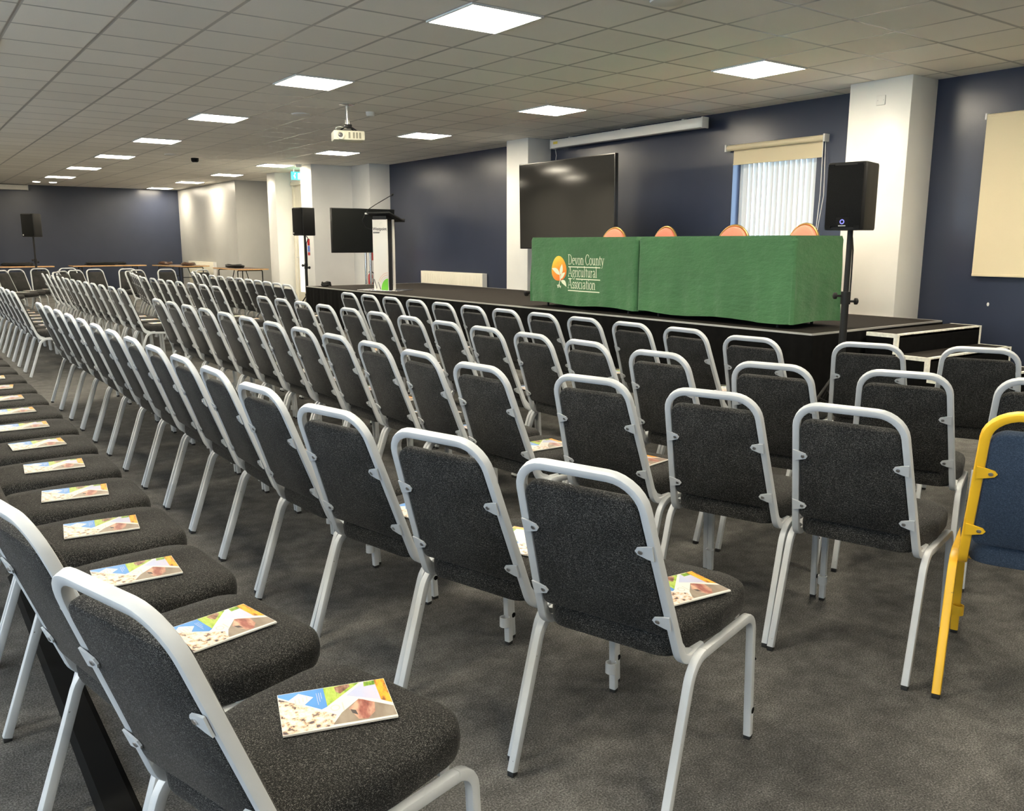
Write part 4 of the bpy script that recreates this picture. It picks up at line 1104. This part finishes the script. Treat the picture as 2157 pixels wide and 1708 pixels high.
def lectern():
    o = empty('lectern', (1.66, 7.42, ZS+0.0015), math.radians(-62))       # front faces local -y
    w, d, h = 0.265, 0.20, 1.06
    MB().box((-0.36, -0.22, 0), (0.36, 0.25, 0.012), bevel=0.004).build('base_plate', M['steel'], o)
    fp = MB().box((-w/2, -d/2, 0.012), (w/2, -d/2+0.018, h), bevel=0.003).build('front_panel', M['trimwhite'], o)
    MB().box((w/2-0.02, d/2-0.05, 0.012), (w/2, d/2, h), bevel=0.003).box((-w/2, d/2-0.05, 0.012), (-w/2+0.02, d/2, h), bevel=0.003).build('rear_post', M['trimwhite'], o)
    MB().box((-w/2+0.02, -d/2+0.03, 0.012), (w/2-0.02, d/2-0.06, h-0.04)).build('inner_box', M['bezel'], o)
    tm = Matrix.Translation((0, 0.0, h+0.05)) @ Matrix.Rotation(math.radians(-16), 4, 'X')
    MB().box((-0.22, -0.17, -0.012), (0.22, 0.26, 0.012), tm, bevel=0.005).box((-0.22, 0.24, -0.012), (0.22, 0.265, 0.035), tm, bevel=0.005).build('reading_shelf', M['black'], o)
    MB().box((-0.12, -0.10, h-0.005), (0.12, 0.10, h+0.05)).build('shelf_support', M['black'], o)
    m = MB().use(M['black']); m.tube(fillet([(-0.2, -0.14, h+0.08), (-0.2, -0.14, h+0.13), (-0.12, -0.02, h+0.22), (0.06, 0.14, h+0.36)], 0.06), 0.006, 8)
    m.lathe([(0.006, 0), (0.014, 0.005), (0.016, 0.03), (0.010, 0.045)], centre=(0.06, 0.14, h+0.355), mat4=Matrix.Rotation(math.radians(50), 4, 'Y'), n=12)
    m.use(M['plastic']).lathe([(0.03, 0), (0.03, 0.02), (0.012, 0.03)], centre=(-0.2, -0.14, h+0.075), n=14); m.build('microphone', None, o)
    c = MB(); c.tube(fillet([(-0.22, -0.15, h+0.08), (-0.26, -0.17, h-0.02), (-0.22, -0.14, h-0.12), (-0.12, -0.08, h-0.16)], 0.05), 0.007, 8); c.build('cable', M['black'], o)
    yf = -d/2-0.0015
    face = Matrix.Rotation(PI/2, 4, 'X')
    text_mesh('Westpoint', 0.062, 'pdk', fp, Matrix.Translation((0, yf, 0.90)) @ face, 0.92)
    text_mesh('exeter', 0.045, 'pdk', fp, Matrix.Translation((-0.06, yf, 0.855)) @ face, 1.0)
    p = MB().use(M['pdk'])
    def line(pts, wd, mat):
        p.use(M[mat])
        for q in stroke_quads(pts, [wd]*len(pts)): p.poly([(u, yf, v) for u, v in q])
    line([(-0.122, 0.17), (-0.078, 0.03), (-0.05, 0.13), (-0.008, 0.02)], 0.014, 'pdk')
    for k, mt in ((0.20, 'coral'), (0.175, 'coral'), (0.15, 'pgrey')):
        line([(0.128+k*0.95*math.cos(math.radians(a)), 0.02+k*1.25*math.sin(math.radians(a))) for a in range(90, 156, 6)], 0.004, mt)
    line([(0.03+0.03*math.cos(math.radians(a)), 0.99+0.02*math.sin(math.radians(a))) for a in range(60, 230, 20)], 0.003, 'pgrey')
    p.use(M['lime']); n = 14
    arc_ = [(0.130-0.125*math.cos(PI/2*i/n), 0.014+0.17*math.sin(PI/2*i/n)) for i in range(n+1)]
    p.poly([(u, yf, v) for u, v in [(0.130, 0.014)]+arc_[::-1]][::-1])
    p.build('printed_logo', None, fp)
    line2 = None
    tag(o, 'white lectern with printed logo and gooseneck microphone on the stage', 'lectern')
lectern()

def pa_speaker(loc, rz, w, d, h, zc, label, led=False):
    o = empty('loudspeaker', loc, rz)       # grille faces local -y
    b = MB(); tp = 0.16
    prof = [(-w/2, -d/2), (w/2, -d/2), (w/2*(1-tp), d/2), (-w/2*(1-tp), d/2)]
    ol = rounded(prof, 0.03)
    vs = []; n = len(ol)
    for z, s in ((zc, 0.97), (zc+0.012, 1.0), (zc+h-0.012, 1.0), (zc+h, 0.97)):
        for x, y in ol: vs.append((x*s, y*s, z))
    fs = [tuple(range(n-1, -1, -1)), tuple(range(3*n, 4*n))]
    for i in range(3):
        for j in range(n): k = (j+1) % n; fs.append((i*n+j, i*n+k, i*n+n+k, i*n+n+j))
    b.add(vs, fs, True); b.build('cabinet', M['black'], o)
    g = MB(); g.box((-w/2+0.014, -d/2-0.006, zc+0.02), (w/2-0.014, -d/2+0.01, zc+h-0.02), bevel=0.006); g = g.build('grille', M['grille'], o)
    if led:
        q = MB().use(M['grille']); q.box((-0.045, -d/2-0.008, zc+0.02), (0.045, -d/2-0.005, zc+0.085), bevel=0.002)
        q.use(M['led']); k = 16
        for i in range(k):
            a0, a1 = 2*PI*i/k, 2*PI*(i+1)/k
            q.poly([(r*math.cos(a), -d/2-0.0085, zc+0.057+r*math.sin(a)) for r, a in ((0.017, a0), (0.017, a1), (0.010, a1), (0.010, a0))])
        q.use(M['pgrey']).box((-0.026, -d/2-0.0085, zc+0.026), (0.026, -d/2-0.0075, zc+0.032))
        q.build('badge', None, o)
    else: MB().box((-w/2+0.03, -d/2-0.008, zc+0.03), (-w/2+0.055, -d/2-0.005, zc+0.055)).build('badge', M['pgrey'], o)
    for x in (-w/2+0.04, w/2-0.04):
        for z0, z1 in ((zc+h-0.03, zc+h-0.012), (zc+0.012, zc+0.03)):
            MB().box((x-0.02, -d/2-0.009, z0), (x+0.02, -d/2, z1)).build('corner_clip', M['grille'], o)
    tag(o, label, 'loudspeaker'); return o
def speaker_stand(loc, ztop, label, knob_z, rz=0.0, thick=1.0):
    o = empty('speaker_stand', loc, rz)
    MB().cyl((0, 0, 0.12), (0, 0, knob_z+0.02), 0.024*thick).build('lower_tube', M['black'], o)
    MB().cyl((0, 0, knob_z), (0, 0, ztop), 0.018*thick).build('upper_pole', M['black'], o)
    k = MB(); k.cyl((0, 0, knob_z-0.06), (0, 0, knob_z+0.03), 0.031*thick); k.build('collar', M['black'], o)
    for s, dz in ((-1, 0.0), (1, -0.04)):
        q = MB(); q.cyl((0, 0, knob_z+dz), (s*0.075, 0, knob_z+dz), 0.008); q.lathe([(0.012, 0), (0.024, 0.004), (0.024, 0.02), (0.015, 0.026)], centre=(s*0.065, 0, knob_z+dz), mat4=Matrix.Rotation(s*PI/2, 4, 'Y'), n=12)
        q.build('knob', M['black'], o)
    for i in range(3):
        a = math.radians(90+120*i); q = MB()
        q.tube([(0.02*math.cos(a), 0.02*math.sin(a), 0.42), (0.42*math.cos(a), 0.42*math.sin(a), 0.015)], 0.011)
        q.tube([(0.02*math.cos(a), 0.02*math.sin(a), 0.14), (0.22*math.cos(a), 0.22*math.sin(a), 0.22)], 0.007)
        q = q.build('leg', M['black'], o)
        MB().lathe([(0.016, 0), (0.016, 0.03)], centre=(0.42*math.cos(a), 0.42*math.sin(a), 0), n=10).build('rubber_foot', M['rubber'], q)
    MB().cyl((0, 0, 0.38), (0, 0, 0.46), 0.034*thick).build('leg_collar', M['black'], o)
    tag(o, label, 'speaker stand'); return o
# right of the stage
pa_speaker((1.13, -0.77, 0), math.radians(-80), 0.285, 0.29, 0.463, 1.419, 'black loudspeaker with blue ring badge on stand before the right white pillar', True)
st_ = speaker_stand((1.13, -0.77, 0), 1.418, 'black speaker stand in front of the right corner of the stage', 0.952, math.radians(-36), 1.1)
c = MB(); c.tube(fillet([(0.03, 0.06, 1.415), (0.03, 0.03, 1.36), (0.028, 0.0, 1.28), (0.034, 0.01, 1.1), (0.03, 0.0, 0.95)], 0.03), 0.006, 8); c.build('cable', M['black'], st_)
# beyond the left end of the stage
pa_speaker((1.46, 9.97, 0), math.radians(-78), 0.31, 0.28, 0.47, 1.46, 'black loudspeaker on stand in front of the doorway column')
st_ = speaker_stand((1.46, 9.97, 0), 1.459, 'black speaker stand beyond the left end of the stage', 0.95, 0.4)
c = MB(); c.tube(fillet([(0.11, 0.07, 1.452), (0.12, 0.04, 1.41), (0.03, 0.0, 1.33), (0.035, 0.0, 1.1), (0.03, 0.0, 0.9)], 0.03), 0.007, 8); c.build('cable', M['black'], st_)
# far left
pa_speaker((-1.73, 17.8, 0), math.radians(-45), 0.32, 0.30, 0.51, 1.465, 'black loudspeaker on stand before the far navy wall')
speaker_stand((-1.73, 17.8, 0), 1.464, 'thin black speaker stand before the far navy wall', 0.95, 0.7)

# ------------------------------------------------------------------ far tables and the things on them, extinguishers
def far_table(loc, rz, ln, label):
    o = empty('folding_table', loc, rz); w = 0.72
    MB().use(M['dwood']).box((-ln/2, -w/2, 0.733), (ln/2, w/2, 0.752)).use(M['wood']).box((-ln/2-0.004, -w/2-0.004, 0.725), (ln/2+0.004, -w/2, 0.752)).box((-ln/2-0.004, w/2, 0.725), (ln/2+0.004, w/2+0.004, 0.752)).box((-ln/2-0.004, -w/2, 0.725), (-ln/2, w/2, 0.752)).box((ln/2, -w/2, 0.725), (ln/2+0.004, w/2, 0.752)).build('tabletop', None, o)
    for s in (-1, 1):
        x = s*(ln/2-0.22); b = MB()
        b.tube(fillet([(x, -w/2+0.07, 0), (x, -w/2+0.07, 0.71), (x, w/2-0.07, 0.71), (x, w/2-0.07, 0)], 0.03), 0.013)
        b.cyl((x, -w/2+0.07, 0.45), (x, w/2-0.07, 0.45), 0.010)
        b.tube(fillet([(x, 0, 0.45), (x-s*0.12, 0, 0.5), (x-s*0.3, 0, 0.725)], 0.05), 0.010); b.build('leg', M['black'], o)
    tag(o, label, 'table'); return o
far_table((-1.88, 20.95, 0), 0, 1.83, 'wood-edged folding table at the far left by the navy wall')
far_table((0.38, 20.95, 0), 0, 1.80, 'wood-edged folding table in the middle of the far navy wall')
far_table((1.95, 19.75, 0), math.radians(-80), 1.85, 'wood-edged folding table in the far corner beside the radiator')
far_table((2.36, 16.15, 0), math.radians(90), 1.83, 'wood-edged folding table beside the column by the alcove')
def bundle(name, loc, rz, ln, w, h, label, cat='cable bundle', seed=0, mat='black'):
    rnd = random.Random(seed); b = MB()
    for k in range(7):
        pts = []
        ph = rnd.uniform(0, 6); r0 = rnd.uniform(0.75, 1.0)
        for i in range(15):
            a = 2*PI*i/14+ph
            pts.append((ln/2*r0*math.cos(a), w/2*r0*math.sin(a)*rnd.uniform(0.85, 1.1), 0.024+k*h/7+0.01*math.sin(3*a)))
        b.tube(pts, 0.012, 6)
    b.box((-ln*0.3, -w*0.2, 0.002), (ln*0.2, w*0.25, h*0.7), bevel=0.012)
    tag(b.build(name, M[mat], None, loc), label, cat).rotation_euler = (0, 0, rz)
bundle('cable_bundle', (-1.75, 20.9, 0.752), 0.1, 0.75, 0.35, 0.06, 'black coiled cables on the far left folding table', seed=1)
bundle('cable_bundle', (0.32, 20.85, 0.752), 0.0, 1.05, 0.4, 0.05, 'black coiled cables on the table before the middle of the navy wall', seed=2)
bundle('cable_bundle', (1.72, 20.35, 0.752), 1.3, 0.5, 0.35, 0.06, 'dark cables on the left half of the corner table', seed=3, mat='dwood')
bundle('cable_bundle', (2.02, 19.25, 0.752), 1.4, 0.7, 0.35, 0.05, 'dark cables on the right half of the corner table', seed=4, mat='dwood')
bundle('cable_bundle', (2.3, 16.35, 0.752), 1.5, 1.05, 0.35, 0.05, 'dark cables on the table by the alcove', seed=5)
bundle('headset_bundle', (1.42, 9.05, ZS), 0.5, 0.2, 0.13, 0.05, 'small black coil of cable on the far left corner of the stage', seed=6)

def screen_case_far():
    o = empty('projection_screen', (-2.75, 22.5, 2.80))
    MB().box((-1.58, -0.06, -0.065), (1.58, 0.06, 0.065), bevel=0.01).build('case', M['trimwhite'], o)
    MB().box((-1.6, -0.065, -0.07), (-1.58, 0.065, 0.07)).box((1.58, -0.065, -0.07), (1.6, 0.065, 0.07)).build('end_cap', M['plastic'], o)
    MB().box((-1.2, 0.06, -0.02), (-1.16, 0.1, 0.02)).box((1.16, 0.06, -0.02), (1.2, 0.1, 0.02)).build('bracket', M['plastic'], o)
    tag(o, 'white projection screen case high on the far navy wall', 'projection screen')
screen_case_far()
def extinguisher(loc, label, h=0.42, r=0.06):
    o = empty('fire_extinguisher', loc)
    MB().lathe([(r*0.9, 0), (r, 0.01), (r, h*0.75), (r*0.85, h*0.84), (r*0.35, h*0.92), (r*0.3, h*0.95)]).build('body', M['red'], o)
    b = MB(); b.box((-0.015, -0.03, h*0.95), (0.015, 0.05, h*0.99)).box((-0.012, -0.08, h*1.0), (0.012, 0.03, h*1.03)); b.build('handle', M['bezel'], o)
    MB().tube(fillet([(0, -0.03, h*0.97), (0.05, -0.06, h*0.95), (r+0.02, -0.02, h*0.6), (r+0.015, 0, h*0.2)], 0.03), 0.009, 8).build('hose', M['bezel'], o)
    MB().box((-0.03, -r-0.002, h*0.35), (0.03, -r+0.004, h*0.6)).build('label_panel', M['paper'], o)
    tag(o, label, 'fire extinguisher')
def ext_stand(loc):
    o = empty('extinguisher_stand', loc)
    MB().box((-0.24, -0.13, 0), (0.24, 0.13, 0.03), bevel=0.008).build('base', M['red'], o)
    MB().cyl((0, 0.115, 0.03), (0, 0.115, 1.25), 0.012).build('post', M['steel'], o)
    MB().box((-0.08, 0.088, 1.0), (0.08, 0.096, 1.2)).build('sign', M['red'], o)
    MB().box((-0.2, -0.1, 0.03), (0.2, 0.08, 0.46)).build('box', M['red'], o)
    tag(o, 'red fire point stand on the floor behind the lectern', 'stand')
ext_stand((3.42, 11.08, 0))
extinguisher((3.40, 11.05, 0.461), 'red fire extinguisher on the fire point stand, right one')
extinguisher((3.235, 11.05, 0.461), 'thin red fire extinguisher on the fire point stand, left one', 0.32, 0.045)
s_ = MB().use(M['paper']); s_.box((-0.004, -0.06, 0), (0, 0.06, 0.34)); s_.use(M['red']).box((-0.006, -0.055, 0.20), (-0.003, 0.055, 0.33)).box((-0.006, -0.055, 0.0), (-0.003, 0.055, 0.06)); s_.use(M['blueblob']).box((-0.006, -0.055, 0.07), (-0.003, 0.055, 0.19))
tag(s_.build('safety_sign', None, None, (2.568, 12.45, 1.09)), 'small red and blue safety sign on the wall behind the middle loudspeaker', 'sign')

# black cable cover strip under the rearmost row
b = MB(); prof = [(-0.045, 0), (-0.03, 0.012), (0.03, 0.012), (0.045, 0)]
vs = []
for y in (-3.05, -0.6):
    for x, z in prof: vs.append((x, y, z))
b.add(vs, [(0, 1, 5, 4), (1, 2, 6, 5), (2, 3, 7, 6), (3, 2, 1, 0), (4, 5, 6, 7), (3, 0, 4, 7)])
tag(b.build('cable_cover', M['hole'], None, (-4.2, 0, 0)), 'black cable cover strip on the carpet under the rearmost row', 'cable cover')
